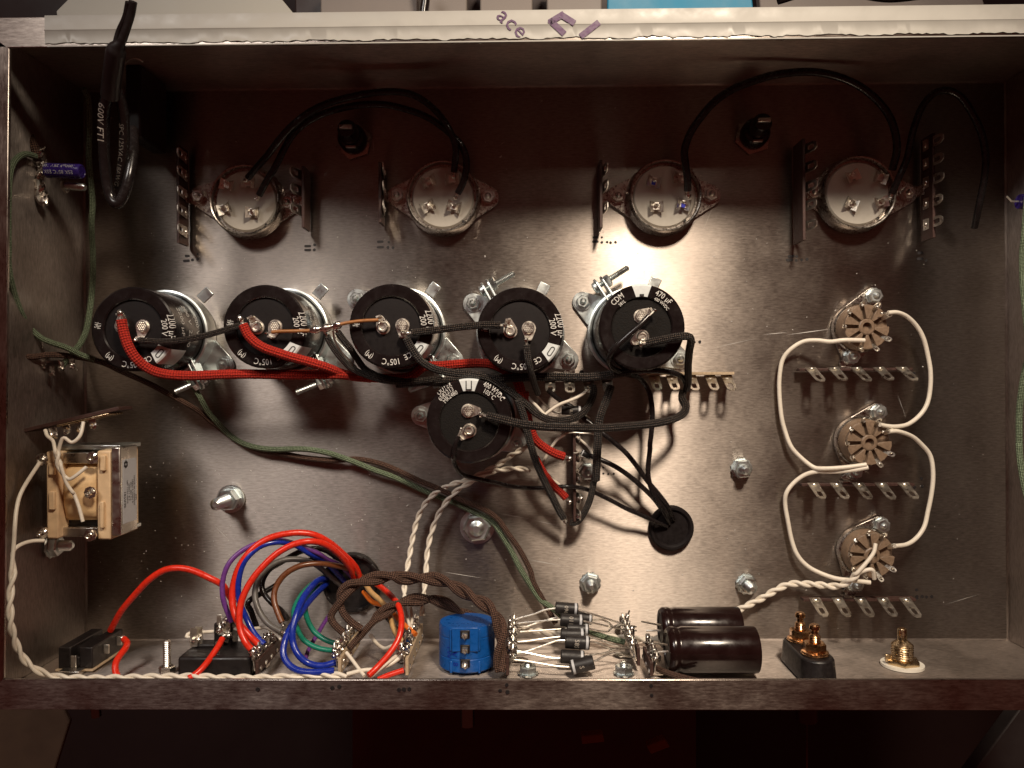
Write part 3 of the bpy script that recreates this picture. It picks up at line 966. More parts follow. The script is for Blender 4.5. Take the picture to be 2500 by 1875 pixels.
vstrip('terminal strip left of the brightly lit four-pin socket, edge-on', 1461, 408, 568, .0125, (430, 470, 520), 1, .0105, (1509, 478), lean=.12)
vstrip('terminal strip left of the rightmost four-pin socket', 1935, 362, 600, .0150, (380, 425, 471, 515, 563), 1, .0105, (1987, 470), lean=.30)
vstrip('terminal strip right of the rightmost four-pin socket, lugs facing left', 2246, 345, 592, .0125, (365, 410, 455, 505, 555), -1, .0120, (2216, 471), lean=-.1)

# ------------------------------------------------------------------ nine-pin sockets and the strips under them
def socket9(label, hx, hy, s1, s2, rot):
    zt = .0130
    c = P(hx, hy, zt); r = L(55, zt)
    t = thing('nine_pin_socket', (c.x, c.y, 0), label, 'tube socket', 'brown nine-pin tube sockets')
    q1, q2 = P(s1[0], s1[1], .003), P(s2[0], s2[1], .003)
    pts = circ((c.x, c.y), r * 1.12, 36) + circ((q1.x, q1.y), .0042, 16) + circ((q2.x, q2.y), .0042, 16)
    MB().prism(hull(pts), (0, 0, .0004), EX, EY, .0010).build('saddle', 'nickel', t, bevel=.0002)
    o = (c.x, c.y, 0)
    MB().lathe([(r * 1.13, .0014), (r * 1.13, .0040), (r * 1.08, .0046), (r * 1.05, .0042)], o, EZ, 40).build('collar', 'nickel', t)
    MB().lathe([(r * 1.03, .0014), (r * 1.03, .0095), (r * .98, .0105), (0, .0106)], o, EZ, 40).build('body', 'phenolic_brown', t)
    for i in range(9):
        a0_ = rot + 2 * math.pi * (i + .10) / 9.6; a1_ = rot + 2 * math.pi * (i + .90) / 9.6
        rr = [(r * .36, a0_ + .12), (r * .98, a0_ + .03), (r * .99, (a0_ + a1_) / 2), (r * .98, a1_ - .03), (r * .36, a1_ - .12)]
        MB().prism([(q[0] * math.cos(q[1]), q[0] * math.sin(q[1])) for q in rr], (c.x, c.y, .0106), EX, EY, .0024).build('insulator_block', 'phenolic_brown', t, bevel=.0002)
        ap = rot + 2 * math.pi * i / 9.6
        d = V((math.cos(ap), math.sin(ap), 0)); s = V((-d.y, d.x, 0))
        b = MB()
        lg = lug_mesh(V(o) + d * r * .80 + EZ * .0108, s, (EZ * .8 + d * .62).normalized(), .0022, .0056, .0003)
        lg.blob(V(o) + d * r * .98 + EZ * .0142, .0006, .5)
        lg.build('pin_lug', 'tinned', t, sharp=40)
    MB().lathe([(r * .36, .0105), (r * .36, .0128), (r * .31, .0132), (r * .20, .0132), (r * .19, .0110)], o, EZ, 24).build('hub', 'phenolic_brown', t)
    MB().lathe([(r * .19, .0109), (0, .01095)], o, EZ, 16).build('hub_hole_dark', 'black_ink', t)  # flat black disc paints the darkness inside the hub's hole
    for q in (q1, q2): fastener(t, V((q.x, q.y, .0015)), EZ, .0034, .0026, .0016, .0008, .0040, 1)
    return t
socket9('topmost brown nine-pin socket on the right', 2117, 798, (2136, 722), (2081, 870), .5)
socket9('middle brown nine-pin socket on the right', 2123, 1081, (2147, 1006), (2087, 1152), .55)
socket9('bottom brown nine-pin socket with twisted white pair across it', 2130, 1357, (2154, 1283), (2090, 1428), .45)
GH = 'five-lug terminal strips under the nine-pin sockets'
def hstrip(label, x0, x1, y, foot, lean, slant, ts=(.10, .30, .5, .70, .90), hgt=.0085, ll=.0125, grp=GH, mtl='phenolic_dark', foot_t=.42, side=1, start=.2):
    A = P(x0, y, 0); B = P(x1, y, 0); B.y = A.y
    return strip('terminal_strip', label, A, B, EZ, hgt, ts, (0, side, 0), ll, grp, lean=lean, slant=slant, foot=P(foot[0], foot[1], 0) if foot else None, foot_t=foot_t, mtl=mtl, start=start, wd=.0046)
hstrip('five-lug terminal strip under the topmost nine-pin socket', 1940, 2212, 903, (2081, 870), -.55, .10, ll=.0130, hgt=.0065, start=.85)
hstrip('five-lug terminal strip under the middle nine-pin socket', 1946, 2216, 1180, (2087, 1152), -.50, .05, ll=.0130, hgt=.0065, start=.85)
hstrip('five-lug terminal strip under the bottom nine-pin socket', 1950, 2220, 1456, (2090, 1428), -.45, .05, ll=.0130, hgt=.0065, start=.85)
hstrip('horizontal terminal strip below the 470 µF capacitor', 1570, 1780, 913, (1662, 876), .75, .06, (.10, .30, .52, .74, .93), .0095, .0115, 'horizontal strips among the capacitor wires', 'phenolic_tan', .4, -1, .5)
hstrip('horizontal terminal strip half hidden under the black cloth cable', 1325, 1490, 925, (1389, 878), .65, 0, (.10, .38, .66, .93), .0095, .0100, 'horizontal strips among the capacitor wires', 'phenolic_dark', .4, -1, .5)
A = P(1398, 1052, 0); B = P(1398, 1262, 0); B.x = A.x
strip('terminal_strip', 'upright terminal strip with soldered lugs under the red cloth wire ends', A, B, EZ, .013, (.06, .28, .52, .74, .93), (1, 0, 0), .0105, 'horizontal strips among the capacitor wires', lean=.15, foot=P(1434, 1152, 0), soldered=(0, 1, 2, 3, 4))

# ------------------------------------------------------------------ loose bolts through the floor
GB = 'bolts standing through the floor'
bolt('mounting_bolt', 'long stud and nut leaning toward the wire bundle, left floor', 567, 1218, .0004, (527, 1232, 19), .0052, .0028, .0058, GB, 0, .0045, None, .0066)
bolt('mounting_bolt', 'large hex nut on a wide washer beside the green and brown cables', 1165, 1290, .0004, (1163, 1292, 8), .0066, .0036, .0, GB, 0, .005, None, .0082)
bolt('mounting_bolt', 'hex nut stud between the rubber grommet and middle nine-pin socket', 1820, 1145, .0004, (1822, 1148, 9), .0046, .0024, .0052, GB, 1, .0032)
bolt('mounting_bolt', 'hex nut stud above the row of diodes', 1441, 1426, .0004, (1445, 1434, 9), .0044, .0024, .0052, GB, 1, .0032)
bolt('mounting_bolt', 'hex nut stud above the two dark film capacitors', 1826, 1424, .0004, (1836, 1438, 10), .0044, .0024, .0052, GB, 1, .0034)
bolt('mounting_bolt', 'small nut beside the soldered upright strip', 1434, 1152, .0010, (1436, 1154, 5), .0038, .0016, .0046, GB, 1, .0024)

# ------------------------------------------------------------------ pin jacks at the top
def jack(label, base, tip):
    z1 = .020
    c0 = P(base[0], base[1], 0); c1_ = P(tip[0], tip[1], z1)
    ax = (c1_ - c0); ln = ax.length; ax.normalize()
    t = thing('pin_jack', c0, label, 'jack', 'black pin jacks in the upper floor')
    MB().nut(c0 + EZ * .0004, EZ, .0088, .0022, .3).build('nut', 'nickel', t, sharp=25)
    MB().lathe([(.0066, .002), (.0066, .0075), (.0058, .0090), (.0044, .0096), (.0044, ln - .002), (.0038, ln - .0004), (.0024, ln)], c0, ax, 28).build('body', 'sleeve_black', t)
    X, Y, A = frame(ax)
    MB().box(c0 + ax * (ln + .0006), .0058, .0018, .0030, (X, Y, A)).build('solder_tab', 'steel', t, bevel=.0003)
    MB().box(c0 + ax * .0098 - Y * .0052, .0046, .0012, .0016, (X, Y, A)).build('side_tab', 'steel', t, bevel=.0003)
jack('black pin jack between the two left four-pin sockets', (866, 348), (845, 312))
jack('black pin jack between the two right four-pin sockets', (1836, 336), (1864, 296))

# ------------------------------------------------------------------ rubber grommet and snap bushing
t = thing('rubber_grommet', P(1640, 1290, 0), 'black rubber grommet swallowing the black wires', 'grommet')
c = P(1640, 1290, .003); r = L(55, .004)
MB().lathe([(r, .0002), (r * 1.0, .0022), (r * .93, .0036), (r * .84, .0036), (r * .78, .0030), (r * .74, .0024)], (c.x, c.y, 0), EZ, 48).build('rim', 'rubber_black', t)
for i in range(6):
    a = i * math.pi / 3 + .3
    MB().prism([(r * .76 * math.cos(a + q), r * .76 * math.sin(a + q)) for q in (-.48, -.24, 0, .24, .48)] + [(r * .08 * math.cos(a), r * .08 * math.sin(a))], (c.x, c.y, .0012), EX, EY, .0008).build('flap', 'rubber_black', t, bevel=.0003)
t = thing('snap_bushing', P(858, 1424, 0), 'black snap bushing behind the loops of coloured wire', 'bushing')
c = P(858, 1424, .003); r = L(74, .004)
MB().lathe([(r, .0002), (r, .0016), (r * .94, .0026), (r * .88, .0026), (r * .86, .0010), (r * .86, .0003)], (c.x, c.y, 0), EZ, 56).build('rim', 'plastic_black', t)
MB().lathe([(r * .87, .00015), (0, .0002)], (c.x, c.y, 0), EZ, 40).build('opening_dark', 'black_ink', t)  # uncut floor here; a black disc stands in for the hole's shade
for i in range(10):
    a = i * math.pi / 5
    d = V((math.cos(a), math.sin(a), 0))
    MB().box(V((c.x, c.y, .0030)) + d * r * .91, .0012, .0030, .0016, (d, V((-d.y, d.x, 0)), EZ)).build('tooth', 'plastic_black', t, bevel=.0002)
# ------------------------------------------------------------------ parts on the near wall
YW = Y0
def zw(py, Y=YW):                 # height of a photograph row on an upright plane
    d = ray(1277, py); return CAM.z + d.z * (Y / d.y)
# slide switch at far left
t = thing('panel_switch', (-.190, YW, .028), 'black slotted switch body in the near left corner', 'switch')
b = MB()
b.bx(-.1976, -.1922, -.1200, -.1108, .0150, .0410)
b.bx(-.1886, -.1830, -.1200, -.1108, .0150, .0410)
b.bx(-.1925, -.1883, -.1200, -.1122, .0200, .0360)
b.bx(-.1921, -.1887, -.1195, -.1150, .0155, .0405)
b.build('body', 'plastic_black', t, bevel=.0005)
MB().bx(-.1984, -.1822, -.1207, -.1199, .0140, .0420).build('base_plate', 'phenolic_tan', t, bevel=.0002)
for z in (.0440, .0120):
    MB().box((-.1903, -.1202, z), .0090, .0022, .0050).build('mounting_tab', 'steel', t, bevel=.0004)
for x, z in ((-.1816, .0210), (-.1816, .0320)):
    MB().box((x, -.1145, z), .0022, .0040, .0008).build('lug', 'tinned', t, bevel=.0002)
MB().box((-.1904, -.1165, .0418), .0024, .0050, .0010).build('clip', 'steel', t, bevel=.0002)
MB().cyl((-.1904, YW - .0020, .028), (-.1895, YW - .0250, .026), .0024, .0021, 16).build('lever', 'steel_dark', t)
# threaded stud
t = thing('panel_stud', PY(408, 1640, YW), 'threaded screw standing from the near wall beside the black block', 'screw', 'screws on the near wall')
o = PY(408, 1643, YW)
MB().nut(o + EY * .0004, EY, .0034, .0026, .2).build('nut', 'steel', t, sharp=25)
MB().thread(o + EY * .002, o + EY * .0135, .0017, .0008).build('stud', 'steel', t)
# black inlet block
t = thing('inlet_block', (-.1300, YW, .035), 'black rectangular inlet block with soldered blades near the left', 'power inlet')
MB().bx(-.1440, -.1130, YW + .0003, -.1128, .0260, .0475).build('body', 'plastic_black', t, bevel=.0012)
MB().bx(-.1415, -.1330, -.1130, -.1112, .0290, .0360).build('ledge', 'plastic_black', t, bevel=.0006)
for px, py in ((473, 1556), (486, 1552)):
    q = PY(px, py, -.108)
    b = MB(); b.box(q, .0030, .0078, .0007); b.blob(q + V((0, -.001, .0006)), .0013, .4)
    b.build('blade', 'tinned', t, sharp=40)
q = P(548, 1530, .030)
b = MB(); b.bx(q.x - .004, q.x + .004, q.y - .016, q.y + .002, .024, .032)
b.build('terminal_post', 'plastic_black', t, bevel=.0006)
b = MB()
for i in range(7): b.blob(P(545 + random.uniform(-10, 14), 1512 + i * 10, .0335), .0016, .4)
b.build('solder_joint', 'solder', t, sharp=80)
for i in range(3):
    q = P(536 + i * 10, 1520 + i * 8, .0325); MB().box(q, .0022, .0070, .0007).build('blade', 'tinned', t, bevel=.0002)

# terminal strips running into the depth on the near wall
GW = 'terminal strips standing on the near wall'
def wstrip(label, px, z0, z1, hgt, ll, side, mtl, sold, lean=.15, n=5, dx=0):
    X = PY(px, 1650, YW).x
    A = V((X, YW, z1)); B = V((X, YW, z0))
    t = strip('terminal_strip', label, A, B, EY, hgt, [(.08 + .84 * i / (n - 1)) for i in range(n)], (side, 0, 0), ll, GW, lean=lean, mtl=mtl, soldered=sold, z0=.003, foot=V((X + side * .006, YW, (z0 + z1) / 2)))
    nrm = V((-side, 0, 0))
    for i in range(n):
        s = .08 + .84 * i / (n - 1)
        MB().lathe([(.0011, 0), (.0009, .0004), (.0004, .0005)], A.lerp(B, s) + EY * hgt * .55 + nrm * .0007, nrm, 8).build('eyelet', 'steel', t)
    # messy joints
    b = MB()
    for i in range(n * 2):
        q = A.lerp(B, random.uniform(.02, .98)) + EY * (hgt + random.uniform(-.001, .005)) + V((side * random.uniform(.0005, .002), 0, 0))
        b.blob(q, random.uniform(.0006, .0013), .45, sq=(1, random.uniform(1, 1.9), 1))
        d = V((random.uniform(-.4, .4), 1, random.uniform(-.4, .4))).normalized()
        b.tube([q - d * .002, q, q + d * random.uniform(.001, .003)], .0004, 5)
    b.build('wire_ends', 'solder', t, sharp=80)
    return t
wstrip('soldered terminal strip ending the two thick red wires, near wall', 640, .018, .052, .0085, .0095, -1, 'phenolic_dark', (0, 1, 2, 3, 4))
wstrip('soldered terminal strip ending the green and blue wires, near wall', 838, .014, .052, .0095, .0105, -1, 'phenolic_tan', (0, 1, 2, 3, 4))
wstrip('soldered terminal strip just left of the blue potentiometer', 1000, .006, .053, .0100, .0110, -1, 'phenolic_tan', (0, 1, 2, 3, 4))
wstrip('soldered terminal strip at the left ends of the diodes', 1240, .004, .053, .0105, .0100, 1, 'phenolic_dark', (0, 1, 2, 3, 4))
wstrip('soldered terminal strip at the right ends of the diodes', 1562, .004, .042, .0105, .0100, -1, 'phenolic_dark', (0, 1, 2, 3, 4))
wstrip('short terminal strip at the leads of the front dark capacitor', 1583, .034, .054, .0085, .0085, 1, 'phenolic_dark', (0, 1, 2), n=3)

# blue potentiometer
o = V((-.0245, YW, .035))
t = thing('potentiometer', o, 'round blue three-terminal potentiometer on the near wall', 'potentiometer')
rp = .0119
MB().lathe([(rp * .97, .0015), (rp, .0020), (rp, .0068), (rp * .985, .0070), (rp * .985, .0073), (rp, .0075), (rp, .0150), (rp * .985, .0152), (rp * .985, .0155), (rp, .0157), (rp, .0188), (rp * .97, .0199), (0, .0200)], o, EY, 56).build('body', 'plastic_blue', t)
for (x, y0_, y1_) in ((-.0060, .0105, .0195), (.0058, .0105, .0195), (-.0060, .0012, .0062), (.0058, .0012, .0062)):
    zz = math.sqrt(rp * rp - x * x)
    MB().box(o + V((x, (y0_ + y1_) / 2, zz)), .0011, y1_ - y0_, .0010).build('rib', 'plastic_blue', t, bevel=.0003)
MB().box(o + V((0, .0135 + .002, rp - .0003)), .0110, .0100, .0008).build('ridge_plate', 'plastic_blue', t, bevel=.0003)
for y in (.0178, .0118, .0058):
    h_ = MB().box(o + V((0, y, rp + .0002)), .0040, .0034, .0006).build('terminal_seat', 'plastic_black', t, bevel=.0002)
    b = MB(); b.box(o + V((0, y, rp + .0016)), .0022, .0016, .0026); b.blob(o + V((0, y - .0002, rp + .0026)), .0011, .35)
    b.build('terminal', 'tinned', t, sharp=40)
for s, x, y in (('TW', -.0068, .0098), ('1W', -.0045, .0105), ('8', -.0040, .0052)):
    zz = math.sqrt(rp * rp - x * x) + .0002
    n_ = V((x, 0, zz)).normalized(); tx = V((n_.z, 0, -n_.x))
    text('lettering', s, .0034, 'wire_blue', t, flat_text(o + V((x, y, zz)), -EY, tx))
MB().cyl(o + EY * .001, o - EY * .0250, .0030, .0030, 24).build('shaft', 'steel_dark', t)
MB().nut(o - EY * (TH + .0026), EY, .0062, .0024, .2).build('panel_nut', 'steel', t)

# small nuts on the near wall
for lb, px in (('plated hex nut on the near wall left of the diodes', 1289), ('plated hex nut on the near wall right of the diodes', 1523)):
    o = PY(px, 1648, YW)
    t = thing('wall_nut', o, lb, 'nut', 'hex nuts on the near wall')
    fastener(t, o + EY * .0003, EY, .0038, .0030, .0017, .0010, .0044, 1, rot=.55)

# rectifier diodes
GD = 'black rectifier diodes strung between two strips'
def diode(label, xa, ya, xb, yb, z, band, rpx, leads, s=None, grp=GD, name='diode', flip=0):
    z *= .001
    A, B = P(xa, ya, z), P(xb, yb, z)
    ax = (B - A).normalized(); ln = (B - A).length; r = L(rpx, z)
    t = thing(name, A.lerp(B, .5), label, 'diode', grp)
    body = MB().lathe([(r * .9, 0), (r, .0003), (r, ln - .0003), (r * .9, ln)], A, ax, 24).build('body', 'diode_black', t)
    q = ln * (.84 if band > 0 else .08)
    MB().lathe([(r * 1.012, q), (r * 1.012, q + ln * .10)], A, ax, 24).build('cathode_band', 'label_paper', body)
    for pts in leads:
        w = floor_clamp(even(spline(resolve(pts)), .0008), .0005)
        MB().tube(w, .00044, 7).build('lead', 'tinned', t)
    if s:
        Y = EZ.cross(ax)
        X, YY = (Y, -ax) if flip else (-Y, ax)
        def fn(x, y):
            an = x / r
            return A + ax * (ln * .47) + (YY * y) + (Y * (math.sin(an) * (1 if flip else -1)) + EZ * math.cos(an)) * r * 1.01
        text('lettering', s, r * .95, 'grey_ink', body, fn)
    return t
n_ = lambda pts: C('n', pts)
diode('topmost diode in the bank, printed 960', 1356, 1483, 1411, 1487, 14, 1, 14, [n_([(1440, 515, 14), (1340, 530), (1220, 575), (1120, 600), (1060, 620, 12)]), n_([(1640, 535, 14), (1780, 570), (1950, 625), (2100, 670), (2190, 690, 12)])], '960', flip=1)
diode('second diode from the top, printed 15', 1368, 1513, 1423, 1517, 20, 1, 15.5, [n_([(1485, 622, 20), (1380, 625), (1250, 640), (1130, 650), (1050, 668, 16)]), n_([(1690, 635, 20), (1800, 655), (1950, 690), (2100, 715), (2190, 725, 16)])], '0115')
diode('diode half hidden behind the second from the top', 1400, 1507, 1445, 1511, 12, 1, 14, [n_([(1450, 600, 12), (1300, 640), (1150, 690), (1050, 700, 14)]), n_([(1775, 622, 12), (1860, 620), (1930, 650), (1980, 690), (2060, 660), (2120, 680, 12)])])
diode('diode in shade above the pair printed 85', 1384, 1535, 1437, 1538, 22, 1, 14, [n_([(1540, 705, 22), (1400, 715), (1250, 725), (1100, 735, 22)]), n_([(1745, 705, 22), (1830, 725), (1920, 730), (1970, 690), (2050, 665), (2130, 690, 18)])])
diode('diode mostly behind the one printed 85', 1369, 1549, 1427, 1550, 26, 1, 15, [n_([(1485, 780, 26), (1350, 795), (1180, 820), (1040, 832, 28)]), n_([(1700, 770, 26), (1800, 795), (1950, 850), (2080, 880), (2200, 890, 26)])])
diode('diode in the middle of the bank, printed 85', 1380, 1566, 1439, 1570, 36, 1, 16.5, [n_([(1525, 815, 36), (1440, 820), (1300, 870), (1150, 920), (1030, 940, 38)]), n_([(1750, 830, 36), (1830, 840), (1960, 900), (2100, 960), (2210, 970, 34)])], 'S85')
diode('diode behind the lowest tilted one', 1369, 1602, 1426, 1606, 40, 1, 16.5, [n_([(1485, 980, 40), (1380, 975), (1240, 945), (1130, 925), (1060, 910, 40)]), n_([(1700, 965, 40), (1800, 945), (1900, 930), (1980, 900), (2080, 905, 38)])])
diode('lowest diode in the bank, tilted, band at its left', 1393, 1630, 1450, 1616, 48, -1, 17, [n_([(1570, 1062, 48), (1450, 1055), (1300, 1030), (1150, 1005), (1040, 995, 46)]), n_([(1800, 1010, 48), (1870, 970), (1950, 930), (2030, 925, 44)])], 'S')
diode('small black diode printed NU among the cloth cables', 1371, 1002, 1420, 1002, 18, 1, 11, [C('q', [(580, 818, 18), (500, 815), (440, 790), (340, 700), (240, 590), (190, 545, 20)]), C('q', [(890, 790, 18), (960, 850), (1020, 900, 12)])], '(NU)', 'loose diodes', flip=0)
diode('small black diode beside the lower soldered strip', 1419, 1103, 1442, 1116, 12, -1, 7, [C('k', [(885, 415, 12), (850, 425), (800, 430, 13)])], None, 'loose diodes')

# two dark film capacitors lying by the wall
def filmcap(label, x0, x1, y, z, rpx, lead):
    z *= .001
    A, B = P(x0, y, z), P(x1, y, z); B.y = A.y; B.z = A.z
    r = L(rpx, z); ln = (B - A).length
    t = thing('axial_capacitor', A.lerp(B, .5), label, 'capacitor', 'dark brown capacitors lying by the near wall')
    MB().lathe([(r * .70, .0008), (r * .72, .0003), (r * .86, 0), (r * .97, .0010), (r, .0022), (r, .0032), (r * .955, .0042), (r * .955, .0050), (r, .0062), (r, ln - .0012), (r * .98, ln - .0003), (r * .90, ln), (0, ln)], A, EX, 56).build('sleeve', 'sleeve_brown', t)
    MB().lathe([(r * .72, .0006), (0, .0007)], A, EX, 32).build('end_seal', 'plastic_black', t)
    for pts in lead:
        MB().tube(even(spline(resolve(pts)), .001), .00045, 7).build('lead', 'tinned', t)
    return t
filmcap('rear dark brown capacitor, partly behind the other', 1611, 1806, 1533, 24, 50, [C('o', [(610, 468, 27), (530, 452), (430, 432, 18)]), C('o', [(625, 513, 24), (560, 513), (470, 515, 20)])])
filmcap('front dark brown capacitor lying by the near wall', 1627, 1846, 1586, 45, 55.5, [C('o', [(680, 645, 45), (560, 630), (440, 622, 32)]), C('o', [(705, 698, 47), (600, 705), (480, 712, 42)])])

# gold binding posts on a black block
xb = .1186
t = thing('binding_post_block', (xb, YW, .040), 'black block carrying two gold binding posts', 'binding posts')
pts = hull(circ((0, .0305), .0066, 20) + circ((0, .0510), .0066, 20))
b = MB().prism([(-x, z) for x, z in pts], (xb, YW + .0003, 0), V((-1, 0, 0)), EZ, .0098)
for i in range(len(pts)):
    b.v[i] = V((xb, b.v[i].y, .0408)) + (b.v[i] - V((xb, b.v[i].y, .0408))) * 1.10
b.build('block', 'plastic_black', t, bevel=.0008)
for z in (.0318, .0488):
    o = V((xb, YW + .0102, z))
    p_ = MB().lathe([(.0054, 0), (.0056, .0004), (.0050, .0009), (.0054, .0012), (.0048, .0016)], o, EY, 24).build('washer', 'gold', t)
    MB().nut(o + EY * .0016, EY, .0046, .0034, .4).build('nut', 'gold', t, sharp=25)
    MB().thread(o + EY * .0048, o + EY * .0078, .0024, .0008).build('threaded_stem', 'gold', t)
    MB().lathe([(.0014, .0075), (.0014, .0098), (.0021, .0102), (.0021, .0116), (.0016, .0122)], o, EY, 20).build('solder_cup', 'gold', t)
MB().lathe([(.0052, 0), (.0052, .0075), (.0044, .0085), (.0044, .0170), (.0036, .0178), (.0010, .0180), (.0004, .0185), (.0004, .060)], (xb - .001, YW - TH - .001, .042), -EY, 20).build('knob', 'maroon', t)['label'] = 'dark red knob of the binding post under the rim'
# brass jack with white washer
o = PY(2203, 1627, YW); o.y = YW
t = thing('brass_jack', o, 'brass threaded jack on a white washer, near right', 'jack')
MB().lathe([(.0086, .0003), (.0086, .0014), (.0040, .0014)], o, EY, 40).build('insulating_washer', 'nylon', t)
MB().nut(o + EY * .0014, EY, .0070, .0022, .25).build('nut', 'brass', t, sharp=25)
MB().thread(o + EY * .003, o + EY * .0098, .0045, .0009, 28, .09).build('threaded_barrel', 'brass', t)
MB().lathe([(.0036, .0096), (.0036, .0102), (.0019, .0106), (.0019, .0158), (.0017, .0162), (.0010, .0162), (.0009, .0150)], o, EY, 24).build('contact_tube', 'brass', t)
MB().box(o + V((-.0064, .0040, .0010)), .0026, .0030, .0008).build('tab', 'brass', t, bevel=.0002)

# ------------------------------------------------------------------ parts on the left wall
XW = X0
t = thing('small_transformer', (XW, -.045, .035), 'small transformer with cream bobbin and printed label, left wall', 'transformer')
zf_ = .046
def rect_px(x0, x1, y0, y1, z1, z0):
    a, b_ = P(x0, y1, z1), P(x1, y0, z1)
    return a.x, b_.x, a.y, b_.y, z0, z1
MB().bx(*rect_px(137, 240, 1105, 1132, .0405, .022)).build('core', 'steel', t, bevel=.0003)
MB().bx(*rect_px(137, 240, 1288, 1311, .0405, .022)).build('core', 'steel', t, bevel=.0003)
MB().bx(*rect_px(139, 240, 1130, 1290, .0360, .022)).build('core_leg', 'plastic_black', t)
MB().bx(*rect_px(113, 141, 1102, 1316, .0440, .020)).build('bobbin_cheek', 'bobbin', t, bevel=.0008)
MB().bx(*rect_px(237, 271, 1100, 1318, .0440, .020)).build('bobbin_cheek', 'bobbin', t, bevel=.0008)
a0_, a1_, b0_, b1_, z0_, z1_ = rect_px(139, 240, 1136, 1276, .0430, .024)
b = MB(); ny, nx = 10, 8; vs = []
for j in range(ny + 1):
    for i in range(nx + 1):
        u, v = i / nx, j / ny
        bul = math.sin(math.pi * u) ** .35 * math.sin(math.pi * v) ** .3
        vs.append(V((a0_ + (a1_ - a0_) * u, b0_ + (b1_ - b0_) * v, z0_ + (z1_ - z0_ + .001) * (.62 + .38 * bul) + random.uniform(-.0002, .0002))))
b.add(vs, [(j * (nx + 1) + i, j * (nx + 1) + i + 1, (j + 1) * (nx + 1) + i + 1, (j + 1) * (nx + 1) + i) for j in range(ny) for i in range(nx)])
b.build('winding', 'tape', t, sharp=80)
for q in ((118, 132, 1200, 1245), (118, 132, 1130, 1160), (243, 256, 1112, 1150), (243, 252, 1225, 1290)):
    MB().bx(*rect_px(q[0], q[1], q[2], q[3], .0455, .043)).build('cheek_tab', 'bobbin', t, bevel=.0004)
for (px, py) in ((104, 1121), (228, 1117), (222, 1202), (105, 1300), (222, 1306)):
    p_ = P(px, py, .046)
    b = MB(); b.ring_prism(circ((0, 0), .0026, 8), circ((0, 0), .0012, 8), p_, EX, EY, .0008); b.blob(p_ + V((.0008, .0006, .0008)), .0012, .4); b.blob(p_ + V((-.001, -.0008, .0006)), .0010, .4)
    b.build('solder_tag', 'solder', t, sharp=50)
# bracket on the right end
A0 = P(271, 1092, zf_); A1 = P(293, 1092, zf_); Bq = P(271, 1308, zf_)
bx0, bx1, by0, by1 = A0.x, A1.x, Bq.y, A0.y
MB().bx(bx0, bx1, by0, by1, .0312, zf_).build('bracket', 'steel', t, bevel=.0005)
for yy in (by0, by1 - .0009):
    MB().bx(P(130, 1200, .043).x, bx0, yy - .0006, yy + .0012, .020, .0385).build('bracket_arm', 'zinc', t, bevel=.0003)
lx = bx1 + .00012
pl = [(.0008 * 0, 0)]
lab = MB().bx(lx - .0001, lx + .0001, by0 + .0045, by1 - .0055, .0325, .0440).build('label_plate', 'label_paper', t, bevel=.00005)
for i, (s, sz) in enumerate((('187A48', .0022), ('PRI: 115V 60HZ', .0015), ('TERM 1 & 5', .0015), ('SEC: 48V CT', .0015), ('TERM 4 TERM 8', .0015), ('MADE IN CANADA', .0015), ('2022', .0014))):
    zz = .0432 - i * .0015 - (.0006 if i else 0)
    text('lettering', s, sz, 'black_ink', lab, flat_text((lx + .00022, (by0 + by1) / 2 - (.004 if i in (0, 6) else .001), zz - .0005), -EY, V((0, 0, 1))))
b = MB()
for k_ in range(6):
    a = k_ * math.pi / 3
    b.prism(circ((.0011 * math.cos(a), .0011 * math.sin(a)), .0006, 8), (lx + .0002, by1 - .0075, .0418), EY, EZ, .00006)
b.build('emblem', 'black_ink', lab, smooth=False)
t = thing('transformer_bolt', P(150, 1335, .03), 'hex bolt and threaded stud under the small transformer', 'bolt')
q = P(125, 1332, .030)
fastener(t, q, V((1, 0, 0)), .0046, .0034, .0024, .0048, .0056, 1)

# dark strip end-on above the transformer
q0, q1 = P(58, 1051, .046), P(289, 997, .046)
d = (q1 - q0).normalized(); s = V((-d.y, d.x, 0))
t = thing('edge_on_strip', q0, 'dark phenolic strip seen edge-on above the transformer', 'terminal strip')
b = MB().box(q0.lerp(q1, .5) - EZ * .006, (q1 - q0).length, .0016, .012, (d, s, EZ))
b.build('panel', 'phenolic_dark', t, bevel=.0002)
b = MB().box(q0.lerp(q1, .62) - EZ * .0055 - s * .0014, (q1 - q0).length * .55, .0008, .012, (d, s, EZ))
b.build('backing_plate', 'brass', t, bevel=.0002)
for f_ in (.28, .42, .56, .7):
    p_ = q0.lerp(q1, f_) - s * .0030 - EZ * .001
    b = MB(); b.box(p_, .0030, .0034, .0006, (d, s, EZ)); b.blob(p_ - s * .0016, .0014, .45)
    b.build('lug', 'solder', t, sharp=50)

# little violet electrolytic on the upper left wall and its strip
A, B = P(112, 416, .042), P(201, 419, .042)
ax = (B - A).normalized(); r = .0031
t = thing('violet_capacitor', A, 'small violet electrolytic capacitor on the upper left wall', 'capacitor')
ln = (B - A).length
cn = MB().lathe([(r * .85, 0), (r, .0006), (r, ln - .0008), (r * .93, ln - .0002), (r * .8, ln), (r * .75, ln - .0003), (0, ln - .0003)], A, ax, 28).build('can', 'cap_violet', t)
for s_, off in (('ESK 85°C ESK', .0012), ('1000µF 25V 100', -.0016)):
    def fn(x, y, off=off):
        an = (y + off) / r
        return A + ax * (ln * .44 - x) + (EY * math.sin(an) * -1 + EZ * math.cos(an)) * r * 1.012
    text('lettering', s_, .0021, 'label_paper', cn, lambda x, y, fn=fn: fn(x, y))
MB().tube([A + ax * .001, A - ax * .003, A - ax * .004 - EY * .002], .0004, 6).build('lead', 'tinned', t)
